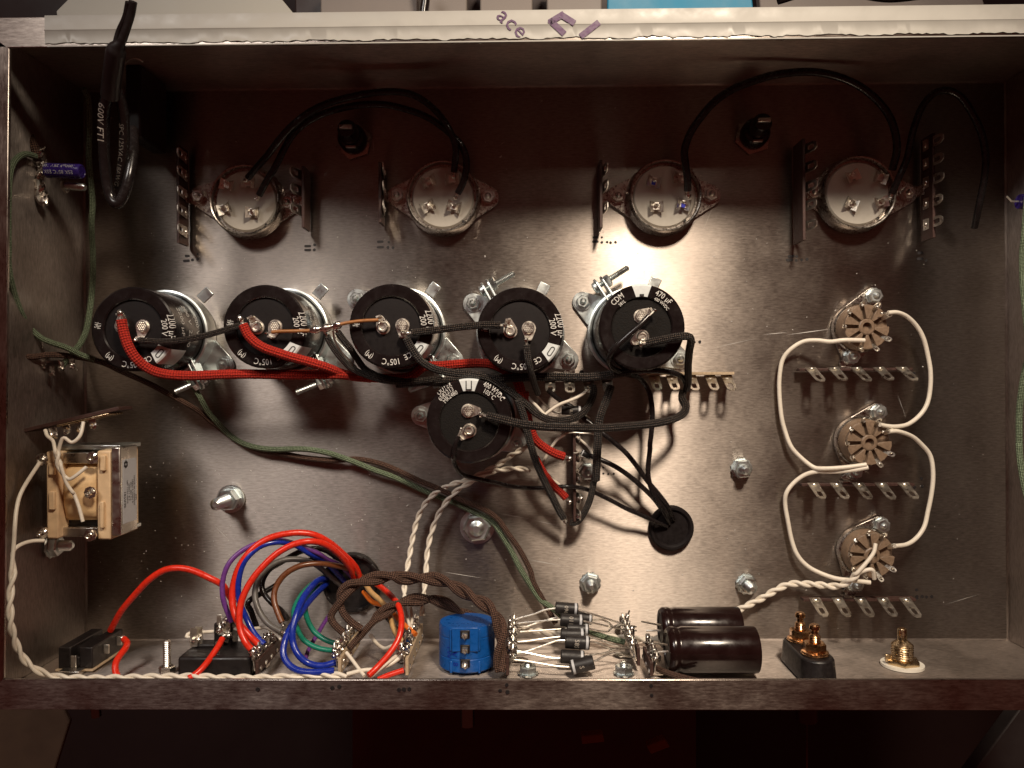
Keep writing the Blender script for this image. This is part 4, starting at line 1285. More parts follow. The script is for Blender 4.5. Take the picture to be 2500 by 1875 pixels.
t = thing('violet_capacitor_strip', P(96, 430, .034), 'soldered strip behind the violet capacitor on the left wall', 'terminal strip')
MB().box(P(92, 430, .032), .0012, .0200, .0100).build('panel', 'phenolic_dark', t, bevel=.0002)
for i, (px, py) in enumerate(((97, 372), (100, 402), (98, 425), (96, 458), (104, 486))):
    p_ = P(px, py, .038)
    b = MB(); b.box(p_, .0038, .0024, .0006); b.blob(p_ + V((.001, 0, .0004)), .0014, .5, sq=(1, 1.5, 1)); b.blob(p_ + V((-.0006, -.001, .0003)), .0010, .5)
    b.tube([p_, p_ + V((.002, .001, .001)), p_ + V((.003, .002, .0012))], .0003, 5)
    b.build('lug', 'solder', t, sharp=60)
b = MB(); b.tube(spline(resolve([(93, 440, 37), (96, 462, 38), (94, 480, 38), (103, 495, 38), (113, 492, 37)])), .0015, 8)
b.build('grounding_lug', 'steel', t)
t = thing('wall_screw', P(158, 455, .040), 'threaded screw pointing right under the violet capacitor', 'screw')
MB().thread(P(157, 453, .036), P(206, 457, .040), .0017, .0007).build('thread', 'zinc', t)
MB().nut(P(156, 453, .036), V((1, 0, 0)), .0032, .0014, .2).build('nut', 'steel', t)
t = thing('left_wall_strip', P(110, 880, .034), 'soldered terminal strip on the left wall where the green and brown cables meet', 'terminal strip')
MB().box(P(120, 885, .026), .0170, .0016, .0090).build('panel', 'phenolic_dark', t, bevel=.0002)
for px, py in ((85, 850), (98, 836), (105, 888), (128, 906), (150, 895), (176, 888), (90, 905)):
    p_ = P(px, py, .033)
    b = MB(); b.box(p_, .0022, .0044, .0006); b.blob(p_ + V((0, -.001, .0005)), .0012, .5); b.tube([p_, p_ + V((random.uniform(-.003, .003), random.uniform(-.003, .003), .001))], .0003, 5)
    b.build('lug', 'solder', t, sharp=60)
# mirror twin on the right wall, just in frame
t = thing('edge_capacitor', P(2492, 492, .040), 'blue capacitor end just showing at the right edge', 'capacitor')
A, B = P(2487, 492, .040), P(2540, 494, .040); ax = (B - A).normalized(); ln = (B - A).length
MB().lathe([(r * .75, .0002), (r * .93, 0), (r, .0006), (r, ln)], A, ax, 24).build('can', 'cap_violet', t)
MB().tube([A, A - ax * .003, A - ax * .005 + EY * .002], .0004, 6).build('lead', 'tinned', t)
# ------------------------------------------------------------------ cloth wires among the capacitors
GC = 'cloth-covered wires among the capacitors'
wire('cloth_wire', 'red cloth wire starting on the leftmost capacitor', 'cloth_red', 24,
     C('e', [(768, 468, 46), (782, 540, 46), (808, 625, 46), (855, 705, 45), (925, 768), (1010, 805, 40), (1120, 820), (1250, 822), (1400, 815, 36)]) + C('f', [(300, 785, 36), (600, 790, 36), (780, 787, 36), (880, 788, 34), (990, 800, 24), (1180, 812, 17), (1340, 800, 17)]) + C('g', [(120, 915, 18), (260, 905, 20), (400, 893, 20), (560, 885, 20), (700, 905, 22), (860, 1010, 26), (925, 1200, 24)]), GC, tips='s')
wire('cloth_wire', 'red cloth wire starting on the second capacitor, running down right', 'cloth_red', 23,
     C('f', [(250, 462, 46), (290, 540, 46), (375, 608, 46), (520, 660, 45), (680, 705, 43), (790, 740, 40), (880, 775, 34), (960, 800, 26), (1080, 814, 16)]), GC, tips='s')
wire('cloth_wire', 'short red cloth wire ending on the upper part of the soldered strip', 'cloth_red', 22,
     C('g', [(930, 1120, 24), (950, 1300, 22)]) + C('k', [(385, 190, 22), (425, 290, 21), (515, 370, 20), (620, 430, 19), (712, 462, 18)]), GC, tips='e')
wire('cloth_wire', 'short red cloth wire ending low on the soldered strip', 'cloth_red', 19,
     C('k', [(430, 470, 16), (475, 560, 16), (530, 650, 15), (600, 740, 15), (680, 812, 15), (735, 872, 15)]), GC, tips='e')
wire('cloth_wire', 'black cloth wire joining the first two capacitors', 'cloth_black', 15,
     C('e', [(880, 598, 45), (1000, 606), (1130, 600, 46), (1270, 575), (1400, 540), (1520, 502, 46)]), GC, tips='se')
wire('cloth_wire', 'black cloth wire joining the middle and fourth capacitors', 'cloth_black', 18,
     C('g', [(20, 638, 45), (200, 618), (400, 592, 46), (600, 575), (735, 577, 46)]), GC, tips='se')
wire('cloth_wire', 'black cloth wire dropping from the copper joint, left of two', 'cloth_black', 16,
     C('f', [(798, 535, 44), (825, 590), (870, 655, 40), (950, 740, 34), (1050, 790, 30), (1200, 830, 28), (1400, 830, 28), (1550, 810, 28)]), GC, tips='s')
wire('cloth_wire', 'black cloth wire dropping from the copper joint, right of two', 'cloth_black', 16,
     C('f', [(868, 510, 44), (905, 560), (945, 610, 40), (985, 670, 34), (1060, 760, 28), (1200, 815, 26), (1400, 840, 25), (1640, 850, 25)]), GC, tips='s')
wire('cloth_wire', 'black cloth wire sweeping from the middle capacitor into a wide curve', 'cloth_black', 19,
     C('g', [(-30, 680, 45), (20, 770, 44), (90, 865, 42), (200, 930, 38), (350, 962, 36), (500, 975, 36), (640, 1005, 34), (760, 1080, 32), (860, 1150, 30), (950, 1225, 28), (1020, 1288, 26), (1120, 1338, 24), (1250, 1350, 22), (1370, 1310, 20), (1448, 1230, 18), (1490, 1130, 16), (1482, 1065, 15)]), GC, tips='s')
wire('cloth_wire', 'black cloth wire hanging straight down from the fourth capacitor', 'cloth_black', 17,
     C('g', [(948, 735, 46), (958, 850, 45), (985, 960, 40), (1012, 1060, 32), (1040, 1130, 26)]), GC, tips='s')
wire('cloth_wire', 'thick black cloth wire running level under the capacitors to the right', 'cloth_black', 21,
     C('f', [(1250, 850, 26), (1450, 835, 26)]) + C('g', [(350, 1030, 28), (620, 1020, 30), (900, 1000, 30), (1130, 995, 30), (1300, 998, 30), (1450, 998, 30)]) + C('h', [(420, 985, 30), (520, 968, 30), (620, 955, 29)]), GC)
wire('cloth_wire', 'black cloth wire bent square off the 470 µF capacitor', 'cloth_black', 19,
     C('h', [(755, 722, 45), (900, 692, 46), (1040, 668, 47), (1105, 672, 46), (1118, 710, 44), (1105, 780, 40), (1095, 900, 30), (1095, 1030, 18), (1080, 1100, 14)]), GC, tips='s')
wire('cloth_wire', 'long black cloth wire crossing right from the lower capacitor', 'cloth_black', 20,
     C('g', [(625, 1312, 45), (750, 1342, 46), (900, 1376, 46), (1100, 1400, 45), (1300, 1406, 44)]) + C('h', [(250, 1408, 42), (400, 1410, 40), (600, 1396, 36), (800, 1376, 30), (950, 1345, 24), (1045, 1300, 20), (1078, 1240, 18), (1045, 1170, 15), (1055, 1110, 13)]), GC, tips='s')
wire('cloth_wire', 'black cloth wire with thick sleeve descending to the soldered strip', 'cloth_black', 20,
     C('h', [(470, 1070, 22), (430, 1190, 24), (390, 1290, 26), (372, 1370, 27)]) + C('k', [(1048, 200, 26), (1042, 330, 25), (1036, 470, 24), (1030, 600, 22), (1026, 690, 20)]), GC)
wire('cloth_wire', 'black cloth wire curling under the foot of the soldered strip', 'cloth_black', 16,
     C('k', [(1015, 650, 20), (995, 760, 18), (968, 880, 16), (925, 985, 14), (870, 1075, 12), (815, 1112, 11), (770, 1105, 11)]), GC)
wire('cloth_wire', 'black cloth wire slanting down left of the soldered strip', 'cloth_black', 18,
     C('g', [(880, 1180, 34), (930, 1330, 32)]) + C('k', [(325, 120, 32), (365, 270, 31), (410, 430, 29), (460, 570, 26), (530, 720, 22), (600, 860, 18), (660, 985, 14), (708, 1065, 12)]), GC, tips='e')
t = wire('copper_jumper', 'brown sleeved copper jumper joining the second and middle capacitors', 'copper', 9,
     C('f', [(438, 512, 45), (500, 506), (600, 504, 46), (700, 500), (780, 485, 46), (850, 470), (920, 452, 46), (1020, 438), (1135, 432, 45)]), None, tips='se')
b = MB()
ws = resolve(C('f', [(690, 500, 46), (740, 492, 46), (790, 484, 46), (850, 470, 46), (890, 458, 46)]))
b.tube(spline(ws, 4), .0016, 8, rfun=lambda u: .7 + .45 * math.sin(u * 9) ** 2)
b.build('solder_joint', 'solder', t, sharp=60)
wire('bare_wire', 'thin bare tinned wire between the two dropping black cloth wires', 'tinned', 5, C('f', [(838, 500, 45), (848, 560, 43), (885, 630, 40), (940, 690, 36), (990, 740, 30)]), None)

# ------------------------------------------------------------------ smooth black wires into the grommet
GK = 'smooth black wires running into the rubber grommet'
wire('black_wire', 'smooth black wire looping off the 470 µF capacitor and down to the grommet', 'wire_black', 13,
     C('h', [(775, 505, 46), (700, 580, 47), (600, 668, 47), (505, 760, 46), (456, 850, 42), (475, 920, 36), (580, 970, 28), (690, 1000, 20), (757, 1070, 16), (793, 1170, 15), (806, 1300, 15), (800, 1420, 15), (786, 1540, 14)]) + C('k', [(1555, 400, 14), (1536, 600, 13), (1560, 750, 12), (1620, 870, 11), (1700, 985, 9), (1760, 1080, 3)]), GK, tips='s')
wire('black_wire', 'smooth black wire slanting to the grommet, highest of the lower three', 'wire_black', 12,
     C('q', [(370, 460, 14), (480, 560, 13), (620, 660, 12), (760, 740, 12), (930, 900, 12), (1060, 1000, 13)]) + C('k', [(1110, 245, 14), (1190, 310, 14), (1320, 425, 14), (1430, 560, 13), (1530, 700, 12), (1640, 830, 11), (1735, 960, 9), (1785, 1080, 3)]), GK)
wire('black_wire', 'smooth black wire from the soldered strip to the grommet', 'wire_black', 12,
     C('k', [(960, 450, 13), (1080, 495, 14), (1220, 562, 14), (1350, 650, 13), (1480, 760, 12), (1600, 880, 10), (1690, 1010, 8), (1745, 1120, 3)]), GK)
wire('black_wire', 'smooth black wire from the lower capacitor, lowest into the grommet', 'wire_black', 11,
     C('g', [(395, 1475, 46), (372, 1540, 46), (358, 1640, 44)]) + C('f', [(1625, 1340, 40), (1648, 1405, 34), (1710, 1452, 26)]) + C('k', [(60, 722, 20), (180, 752, 17), (330, 768, 15), (500, 770, 15), (720, 756, 15), (850, 766, 14), (980, 800, 13), (1150, 880, 12), (1330, 975, 11), (1480, 1040, 9), (1620, 1105, 7), (1720, 1150, 3)]), GK, tips='s')
wire('black_wire', 'smooth black wire along the foot of the 470 µF capacitor', 'wire_black', 14,
     C('h', [(470, 965, 26), (580, 955, 26), (720, 946, 26), (850, 945, 26), (970, 962, 24), (1045, 995, 20), (1078, 1050, 15)]), GK)

# ------------------------------------------------------------------ white wires in the middle
GWH = 'white hook-up wires in the middle'
wire('white_wire', 'bent white wire with a sharp elbow near the NU diode', 'wire_white', 8, C('q', [(-40, 470, 24), (60, 580, 24), (200, 720, 24), (318, 845, 24), (332, 838, 24), (430, 760, 24), (560, 680, 24), (720, 620, 24), (850, 560, 24), (955, 490, 24)]), GWH, tips='e')
wire('white_wire', 'white wire curving down from the top of the soldered strip', 'wire_white', 8, C('k', [(718, 245, 15), (655, 285, 14), (600, 350, 13), (548, 440, 12), (500, 530, 11), (478, 600, 11)]), GWH, tips='s')
wire('white_wire', 'white wire right of the soldered strip, going behind the black sleeve', 'wire_white', 6, C('k', [(835, 265, 14), (900, 320, 13), (955, 370, 12), (985, 425, 12), (1000, 480, 11)]), GWH)
wire('white_wire', 'short white wire beside the lower red cloth wire', 'wire_white', 7, C('k', [(440, 520, 9), (520, 605, 9), (600, 680, 9), (665, 738, 9)]), GWH)
wire('bare_wire', 'thin bare wire over the top of the soldered strip', 'tinned', 4, C('k', [(720, 232, 15), (800, 225, 15), (900, 232, 15), (1000, 236, 14), (1008, 260, 13)]), None)
GT = 'twisted white wire pairs'
twist('twisted_pair', 'twisted white pair from the lower capacitor to the brown cloth wires, left of two', 'wire_white', 7.5,
      [(1308, 1056, 16), (1288, 1088, 13)] + C('k', [(280, 400, 12), (190, 450, 10), (100, 520, 8), (0, 575, 8)]) + C('N', [(1150, 1168, 8), (1095, 1186, 8), (1050, 1215, 8), (1022, 1260, 8), (1008, 1310, 8), (1001, 1350, 9), (994, 1388, 12), (988, 1425, 16), (987, 1450, 18)]), 62,
      group=GT, ends=(None, ([(985, 1462, 20), (988, 1480, 22), (992, 1500, 24), (1000, 1530, 26), (1001, 1558, 26)], [(992, 1462, 20), (1003, 1485, 22), (1006, 1510, 24), (1003, 1540, 26), (1000, 1562, 26)])))
twist('twisted_pair', 'twisted white pair beside it, right of two, ending by the blue potentiometer', 'wire_white', 7.5,
      C('k', [(380, 600, 8), (300, 582, 8), (200, 578, 8), (110, 590, 8), (20, 605, 8)]) + C('N', [(1160, 1172, 9), (1118, 1196, 9), (1085, 1232, 9), (1062, 1275, 9), (1048, 1320, 9), (1042, 1360, 10), (1040, 1400, 13), (1036, 1440, 16), (1032, 1480, 19), (1031, 1503, 20)]), 70, group=GT, phase=1.2)

# ------------------------------------------------------------------ white heater wires on the right
GHW = 'white heater wires looping between the nine-pin sockets'
wire('white_wire', 'white wire looping left between top and middle nine-pin sockets', 'wire_white', 10.5,
     C('i', [(865, 700, 15), (700, 698, 15), (590, 711, 13), (480, 700), (370, 710, 8), (270, 770), (205, 850, 5), (180, 960), (174, 1100, 4), (190, 1300), (220, 1430, 4), (270, 1560), (350, 1650, 6)]) + C('j', [(450, 200, 8), (530, 212), (700, 203, 13), (880, 180, 15)]), GHW)
wire('white_wire', 'white wire looping right between top and middle nine-pin sockets', 'wire_white', 10.5,
     C('i', [(1055, 477, 15), (1130, 474, 14), (1210, 508), (1290, 588, 10), (1345, 690), (1380, 830, 8), (1400, 960), (1396, 1100, 8), (1370, 1220), (1310, 1310, 9), (1220, 1378), (1130, 1398, 13), (1050, 1395), (990, 1383, 15)]), GHW, tips='s')
wire('white_wire', 'white wire looping right between middle and bottom nine-pin sockets', 'wire_white', 10.5,
     C('i', [(1065, 1438, 15), (1140, 1438, 14), (1250, 1478, 11)]) + C('j', [(1330, 20, 9), (1390, 92, 8), (1415, 180), (1420, 300, 8), (1405, 430), (1378, 560, 8), (1350, 680), (1290, 770, 10), (1210, 825), (1110, 840, 15)]), GHW, tips='s')
wire('white_wire', 'white wire looping left between middle and bottom nine-pin sockets', 'wire_white', 10.5,
     C('j', [(895, 203, 15), (760, 226, 13), (600, 238, 10), (480, 236, 8), (380, 264, 6), (290, 330, 5), (232, 410, 5), (222, 500, 4), (245, 640, 4), (275, 790, 4), (320, 910, 5), (400, 1000, 6), (510, 1060, 8), (640, 1103, 11), (780, 1119, 14), (915, 1136, 15)]), GHW)
twist('twisted_pair', 'twisted white pair from the bottom nine-pin socket to behind the dark capacitors', 'wire_white', 9.5,
      C('j', [(870, 1000, 19), (800, 1070, 17), (720, 1135, 14), (620, 1165, 10), (480, 1152, 8), (340, 1145, 6), (250, 1150, 5), (160, 1190, 5), (60, 1248, 5)]) + C('o', [(1480, 240, 5), (1380, 290, 6), (1290, 335, 6), (1150, 400, 7), (1000, 470, 8), (800, 540, 8), (600, 580, 9), (450, 595, 9)]) + C('N', [(1500, 1556, 9), (1430, 1552, 9), (1350, 1546, 10), (1270, 1535, 11)]), 60,
      group=GT, ends=((C('j', [(955, 820, 17), (930, 910, 18)]), C('j', [(945, 1105, 16), (925, 1030, 18)])), None))

# ------------------------------------------------------------------ long green and brown cloth cables
GL = 'long green and brown cloth cables'
wire('cloth_cable', 'green cloth cable snaking across the floor from the first capacitor to the diodes', 'cloth_green', 14,
     C('e', [(1150, 800, 8), (1215, 880, 8), (1262, 955, 7)]) + C('f', [(20, 1030, 6), (80, 1100, 5), (170, 1190, 5), (280, 1250, 5), (430, 1277, 6), (640, 1275, 7), (800, 1300, 7), (950, 1350, 7), (1100, 1410, 6), (1260, 1468, 5)]) + C('N', [(1040, 1200, 4), (1120, 1232, 4), (1172, 1258, 5)]) + C('k', [(10, 1105, 5), (100, 1230, 6), (200, 1400, 6), (275, 1550, 6)]) + C('n', [(1195, 290, 6), (1290, 430, 6), (1400, 510, 8), (1560, 640, 10), (1760, 730, 13), (1900, 785, 15), (2080, 830, 16)]), GL)
wire('cloth_cable', 'dark brown cloth cable twisting along with the green one across the floor', 'cloth_brown', 14,
     C('e', [(-30, 640, 58), (60, 680, 50), (190, 703, 42), (320, 690, 36), (480, 702, 30), (640, 735, 24), (760, 790, 18), (900, 852, 12), (1000, 902, 9), (1110, 962, 6), (1250, 1042, 5), (1350, 1122, 4), (1500, 1232, 4), (1640, 1292, 4)]) + C('f', [(480, 1300, 4), (650, 1332, 4), (800, 1347, 5), (900, 1345, 5), (1010, 1342, 5), (1150, 1372, 5), (1270, 1420, 6), (1400, 1482, 7)]) + C('N', [(1075, 1195, 8), (1130, 1222, 8), (1180, 1243, 8)]) + C('k', [(55, 1070, 8), (175, 1235, 8), (280, 1385, 7), (380, 1580, 6)]) + C('n', [(1230, 275, 6), (1320, 440, 6), (1400, 590, 8), (1440, 660, 9)]), GL)
wire('cloth_cable', 'green cloth cable bowing along the left rim', 'cloth_green', 15,
     C('a', [(225, 990, 42), (160, 975, 48), (105, 1005, 54), (72, 1060, 60), (58, 1130, 62), (52, 1250, 63), (50, 1400, 63), (52, 1600, 62)]) + C('e', [(50, 100, 61), (64, 200, 58), (92, 310, 52), (132, 420, 47), (182, 510, 40), (255, 580, 38), (330, 615, 37), (420, 645, 36), (510, 690, 33), (600, 720, 30)]), GL)
wire('cloth_cable', 'green cloth cable rising straight up the left fold', 'cloth_green', 14,
     C('e', [(380, 780, 30), (440, 700, 31), (500, 630, 30), (540, 550, 28), (562, 450, 26), (578, 330, 24), (588, 200, 22), (588, 50, 20)]) + C('a', [(582, 1500, 18), (580, 1400, 18), (585, 1290, 18), (575, 1150, 18), (562, 1000, 20), (565, 820, 22), (560, 640, 26), (530, 560, 30)]), GL)
wire('cloth_cable', 'brown cloth cable descending the upper left corner', 'cloth_brown', 19,
     C('a', [(148, 480, 26), (150, 560, 30), (160, 700, 34), (185, 840, 38), (215, 920, 40), (235, 1000, 39)]), GL)
wire('cloth_cable', 'green cloth cable along the right rim, upper length', 'cloth_green', 14,
     C('d', [(1720, 1100, 46), (1700, 1300, 46), (1685, 1500, 46)]) + C('i', [(2142, 0, 45), (2145, 200, 46), (2160, 400, 48), (2180, 600, 50), (2195, 800, 50)]), GL)
wire('cloth_cable', 'green cloth cable along the right rim, lower length', 'cloth_green', 15,
     C('i', [(2210, 780, 46), (2170, 920, 44), (2138, 1100, 42), (2118, 1300, 40), (2118, 1600, 40)]) + C('j', [(2116, 0, 40), (2126, 150, 42), (2155, 330, 45), (2190, 480, 48)]), GL)

# ------------------------------------------------------------------ black cables at the top
GX = 'black cables arching in the shaded top'
wire('black_cable', 'black cable arching highest between the two left sockets', 'wire_black', 17,
     C('b', [(15, 1125, 14), (70, 1060, 18), (140, 980, 22), (220, 875, 26), (300, 790, 28), (420, 700, 28), (560, 640, 26), (740, 598, 24), (900, 580, 24), (1030, 592, 24), (1130, 640, 24), (1220, 720, 24), (1290, 825, 24), (1330, 940, 22), (1318, 1090, 16)]), GX, tips='se')
wire('black_cable', 'black cable arching lower between the two left sockets', 'wire_black', 17,
     C('b', [(85, 1235, 14), (130, 1150, 17), (190, 1050, 19), (300, 850, 20), (450, 738, 20), (650, 675, 20), (850, 660, 20), (1000, 688, 20), (1150, 742, 20), (1275, 830, 20), (1370, 930, 20), (1398, 1040, 18), (1378, 1150, 16), (1342, 1225, 14)]), GX, tips='se')
wire('black_cable', 'black cable leaving the brightly lit socket toward the upper right', 'wire_black', 19,
     C('c', [(1112, 1205, 14), (1110, 1130, 17), (1098, 1040, 20), (1092, 950, 22), (1125, 850, 24), (1185, 755, 26), (1280, 645, 28), (1400, 562, 28), (1550, 505, 28)]) + C('d', [(130, 470, 28), (350, 455, 26), (550, 500, 24), (700, 585, 22), (810, 700, 20), (865, 820, 20), (880, 950, 18), (850, 1075, 14)]), GX, tips='s')
wire('black_cable', 'black cable curving in deep shade beyond the rightmost socket', 'wire_black', 17,
     C('d', [(850, 1225, 13), (890, 1130, 16), (945, 1000, 18), (985, 820, 20), (1050, 660, 22), (1150, 575, 24), (1270, 600, 24), (1370, 740, 22), (1430, 900, 20), (1440, 1080, 18), (1400, 1300, 14), (1370, 1440, 8)]), GX, tips='s')
# looped cable with heat-shrink hanging over the far left rim
t = thing('looped_cable', P(290, 300, .06), 'black cable loop printed 600V FT1 with heat-shrink hanging over the far rim', 'cable')
pa = resolve(C('a', [(700, 560, 76), (672, 640, 74), (658, 760, 70), (658, 900, 66), (668, 1080, 62), (692, 1220, 60), (735, 1290, 60), (782, 1240, 60), (815, 1130, 60), (835, 1020, 58), (843, 920, 55), (840, 820, 50)]))
pb = resolve(C('a', [(745, 580, 74), (775, 680, 70), (788, 800, 66), (785, 950, 62), (770, 1090, 58), (750, 1210, 54), (735, 1265, 52)]))
rc = L(13.5, .066)
sp_a = even(spline(pa), .001)
sa = MB().tube(sp_a, rc, 12).build('cable', 'wire_black', t)
sp_b = even(spline(pb), .001)
sb = MB().tube(sp_b, rc * .9, 12).build('cable', 'wire_black', t)
hs = resolve(C('a', [(842, 10, 98), (828, 90, 96), (800, 180, 94), (770, 265, 92), (740, 310, 90), (722, 400, 86), (706, 520, 80), (698, 610, 76)]))
def hr(u): return .42 if u < .38 else (.42 + (u - .38) / .1 * .58 if u < .48 else 1.0)
MB().tube(even(spline(hs), .001), L(23, .085), 16, rfun=hr).build('heat_shrink', 'plastic_black', t)
ex = resolve(C('a', [(815, 15, 98), (795, 110, 95), (755, 200, 92), (730, 290, 90)]))
MB().tube(even(spline(ex), .001), L(8, .095), 10).build('cable_tail', 'plastic_black', t)
def along(path, off0):
    ls = [0]
    for a, b_ in zip(path, path[1:]): ls.append(ls[-1] + (b_ - a).length)
    def fn(x, y, r_=rc):
        s_ = off0 + x
        i = max(0, min(len(path) - 2, next((k for k in range(len(ls) - 1) if ls[k + 1] > s_), len(ls) - 2)))
        u = (s_ - ls[i]) / max(1e-9, ls[i + 1] - ls[i])
        d = (path[i + 1] - path[i]).normalized(); p_ = path[i].lerp(path[i + 1], u)
        sd = d.cross(EZ).normalized(); up = sd.cross(d)
        an = y / r_
        return p_ - sd * y * .95 + up * (r_ * 1.04 - .15 * y * y / r_)
    return fn
text('lettering', '600V FT1', .0040, 'grey_ink', sa, along(sp_a, .006), center=False)
text('lettering', 'SPC 125VAC 18AWG', .0028, 'cloth_ink', sb, along(sp_b, .012), center=False)
t = tag(MB().bx(P(305, 155, .03).x, P(343, 155, .03).x, P(320, 335, .03).y, P(320, 155, .03).y, .004, .030).build('toggle_block', 'plastic_black', bevel=.001), 'black plastic block behind the looped cable', 'switch')
wire('steel_clip', 'curved metal spring clip beside the looped cable', 'steel', 4, C('a', [(790, 400, 40), (830, 372, 42), (870, 372, 42), (905, 392, 40)]), None, 'clip')

# ------------------------------------------------------------------ coloured transformer leads
GR = 'coloured plastic-covered leads of the wire bundle'
m_ = lambda pts: C('m', pts)
wire('lead_wire', 'red lead arching from the switch to the inlet block', 'wire_red', 16.0, C('l', [(895, 1125, 22), (935, 1050, 24), (985, 965, 26), (1080, 850, 28), (1200, 722, 30), (1320, 642, 30), (1440, 620, 30), (1560, 640, 30), (1680, 692, 30), (1800, 755, 28)]) + m_([(200, 720, 25), (260, 820, 22)]), GR)
wire('lead_wire', 'short red lead curling down from the switch', 'wire_red', 16.0, C('l', [(1005, 1195, 33), (1030, 1225, 36), (1015, 1270, 40), (970, 1330, 44), (938, 1390, 48), (935, 1450, 50), (960, 1520, 52)]), GR, tips='s')
wire('lead_wire', 'red lead running down left from the inlet block', 'wire_red', 15.4, m_([(158, 1140, 38), (120, 1210, 42), (60, 1300, 46), (0, 1380, 50), (-70, 1450, 53), (-150, 1500, 55)]), GR, tips='s')
wire('lead_wire', 'thick red lead of the inner front loop', 'wire_red', 16.0, m_([(450, 1265, 46), (372, 1180, 46), (318, 1050, 44), (312, 900, 42), (345, 760, 40), (425, 610, 38), (535, 478, 36), (655, 370, 34), (800, 292, 32), (950, 264, 30), (1080, 290, 26), (1200, 372, 20), (1300, 490, 12), (1350, 600, 3)]), GR, tips='s')
wire('lead_wire', 'thick red lead of the outermost loop', 'wire_red', 16.0, m_([(475, 1185, 42), (385, 1095, 42), (295, 980, 40), (252, 850, 38), (250, 700, 36), (290, 540, 35), (362, 410, 34), (470, 300, 32), (600, 228, 30), (750, 194, 28), (880, 188, 26), (1000, 210, 24), (1130, 280, 20), (1260, 392, 14), (1360, 500, 8), (1400, 610, 3)]), GR, tips='s')
wire('lead_wire', 'dark blue lead in the left loop between two red ones', 'wire_blue', 13.7, m_([(535, 1190, 40), (440, 1085, 38), (372, 950, 36), (312, 800, 36), (302, 650, 36), (332, 500, 35), (392, 400, 34), (480, 322, 32), (580, 282, 30), (700, 272, 27), (820, 300, 22), (960, 385, 18), (1080, 445, 14), (1180, 540, 9), (1270, 640, 3)]), GR)
wire('lead_wire', 'purple lead on the outer left of the bundle', 'wire_purple', 12.5, m_([(245, 990, 34), (192, 870, 34), (160, 750, 34), (162, 620, 33), (202, 490, 32), (282, 390, 30), (400, 312, 28), (520, 272, 26), (680, 255, 24), (850, 300, 20), (1000, 360, 18), (1100, 425, 14), (1220, 480, 10), (1340, 600, 3)]), GR)
wire('lead_wire', 'grey lead inside the loop', 'wire_grey', 14.2, m_([(690, 1075, 36), (585, 1015, 34), (505, 920, 32), (458, 800, 30), (455, 690, 28), (500, 580, 26), (580, 492, 24), (680, 440, 22), (800, 424, 20), (920, 440, 18), (1020, 490, 14), (1120, 570, 9), (1220, 655, 3)]), GR, tips='s')
wire('lead_wire', 'brown lead inside the loop', 'wire_brown', 14.2, m_([(695, 995, 34), (655, 900, 32), (625, 800, 30), (632, 700, 28), (685, 600, 26), (780, 520, 24), (900, 475, 22), (1050, 465, 19), (1200, 487, 14), (1330, 525, 8), (1420, 590, 3)]), GR, tips='s')
wire('lead_wire', 'black lead forming the inner ring behind the brown one', 'wire_black', 13.7, m_([(745, 965, 30), (690, 890, 27), (600, 815, 24), (525, 720, 22), (520, 620, 20), (580, 520, 18), (690, 450, 17), (850, 360, 16), (980, 330, 15), (1090, 345, 12), (1190, 420, 8), (1240, 520, 3)]), GR)
wire('lead_wire', 'second black lead behind the grey loop', 'wire_black', 13.7, m_([(470, 1040, 22), (420, 900, 22), (400, 800, 22), (640, 660, 14), (720, 560, 12), (880, 470, 12), (1000, 420, 10), (1150, 480, 6), (1220, 580, 3)]), GR)
wire('lead_wire', 'bright blue lead of the front small loop', 'wire_blue', 16.0, m_([(1205, 1345, 48), (1060, 1385, 50), (930, 1360, 50), (842, 1285, 50), (795, 1180, 48), (793, 1050, 46), (832, 900, 42), (885, 775, 36), (950, 685, 28), (1020, 615, 18), (1110, 590, 4)]), GR, tips='s')
wire('lead_wire', 'bright blue lead hanging lowest at the front rim', 'wire_blue', 16.0, m_([(1165, 1428, 53), (1010, 1442, 54), (860, 1432, 54), (758, 1375, 53), (708, 1280, 51), (722, 1160, 48), (768, 1050, 44), (850, 930, 38), (910, 840, 32), (1000, 735, 22), (1100, 640, 4)]), GR)
wire('lead_wire', 'green lead lower of two, ending at the second strip', 'wire_green', 12.5, m_([(1212, 1245, 44), (1100, 1242, 43), (985, 1212, 42), (885, 1145, 40), (832, 1050, 37), (803, 950, 33), (808, 860, 28), (870, 745, 20), (960, 650, 12), (1070, 585, 3)]), GR)
wire('lead_wire', 'green lead upper of two, ending at the second strip', 'wire_green', 12.5, m_([(1205, 1192, 40), (1090, 1152, 38), (985, 1075, 36), (922, 960, 32), (905, 850, 26), (930, 760, 18), (1010, 680, 8), (1090, 640, 3)]), GR)
wire('lead_wire', 'purple lead crossing behind the green ones', 'wire_purple', 10.3, m_([(900, 1340, 40), (940, 1230, 34), (1020, 1090, 26), (1100, 960, 18), (1180, 850, 8), (1240, 760, 3)]), GR)
wire('lead_wire', 'deep red lead falling right of the bushing to the front rim', 'wire_red', 14.8, m_([(1480, 610, 4), (1570, 665, 14), (1650, 730, 24), (1722, 805, 32), (1762, 900, 38), (1770, 1020, 43), (1740, 1150, 47), (1650, 1290, 51), (1550, 1400, 54), (1470, 1475, 57)]), GR)
wire('lead_wire', 'tan lead falling from the bushing to the third strip', 'wire_tan', 13.7, m_([(1440, 640, 4), (1500, 725, 12), (1600, 815, 20), (1662, 920, 28), (1702, 1050, 34), (1760, 1140, 38), (1835, 1195, 40)]), GR)
wire('lead_wire', 'orange lead beside the tan one', 'wire_orange', 12.5, m_([(1430, 720, 4), (1510, 810, 12), (1640, 855, 18), (1780, 1000, 24), (1900, 1105, 30)]), GR)
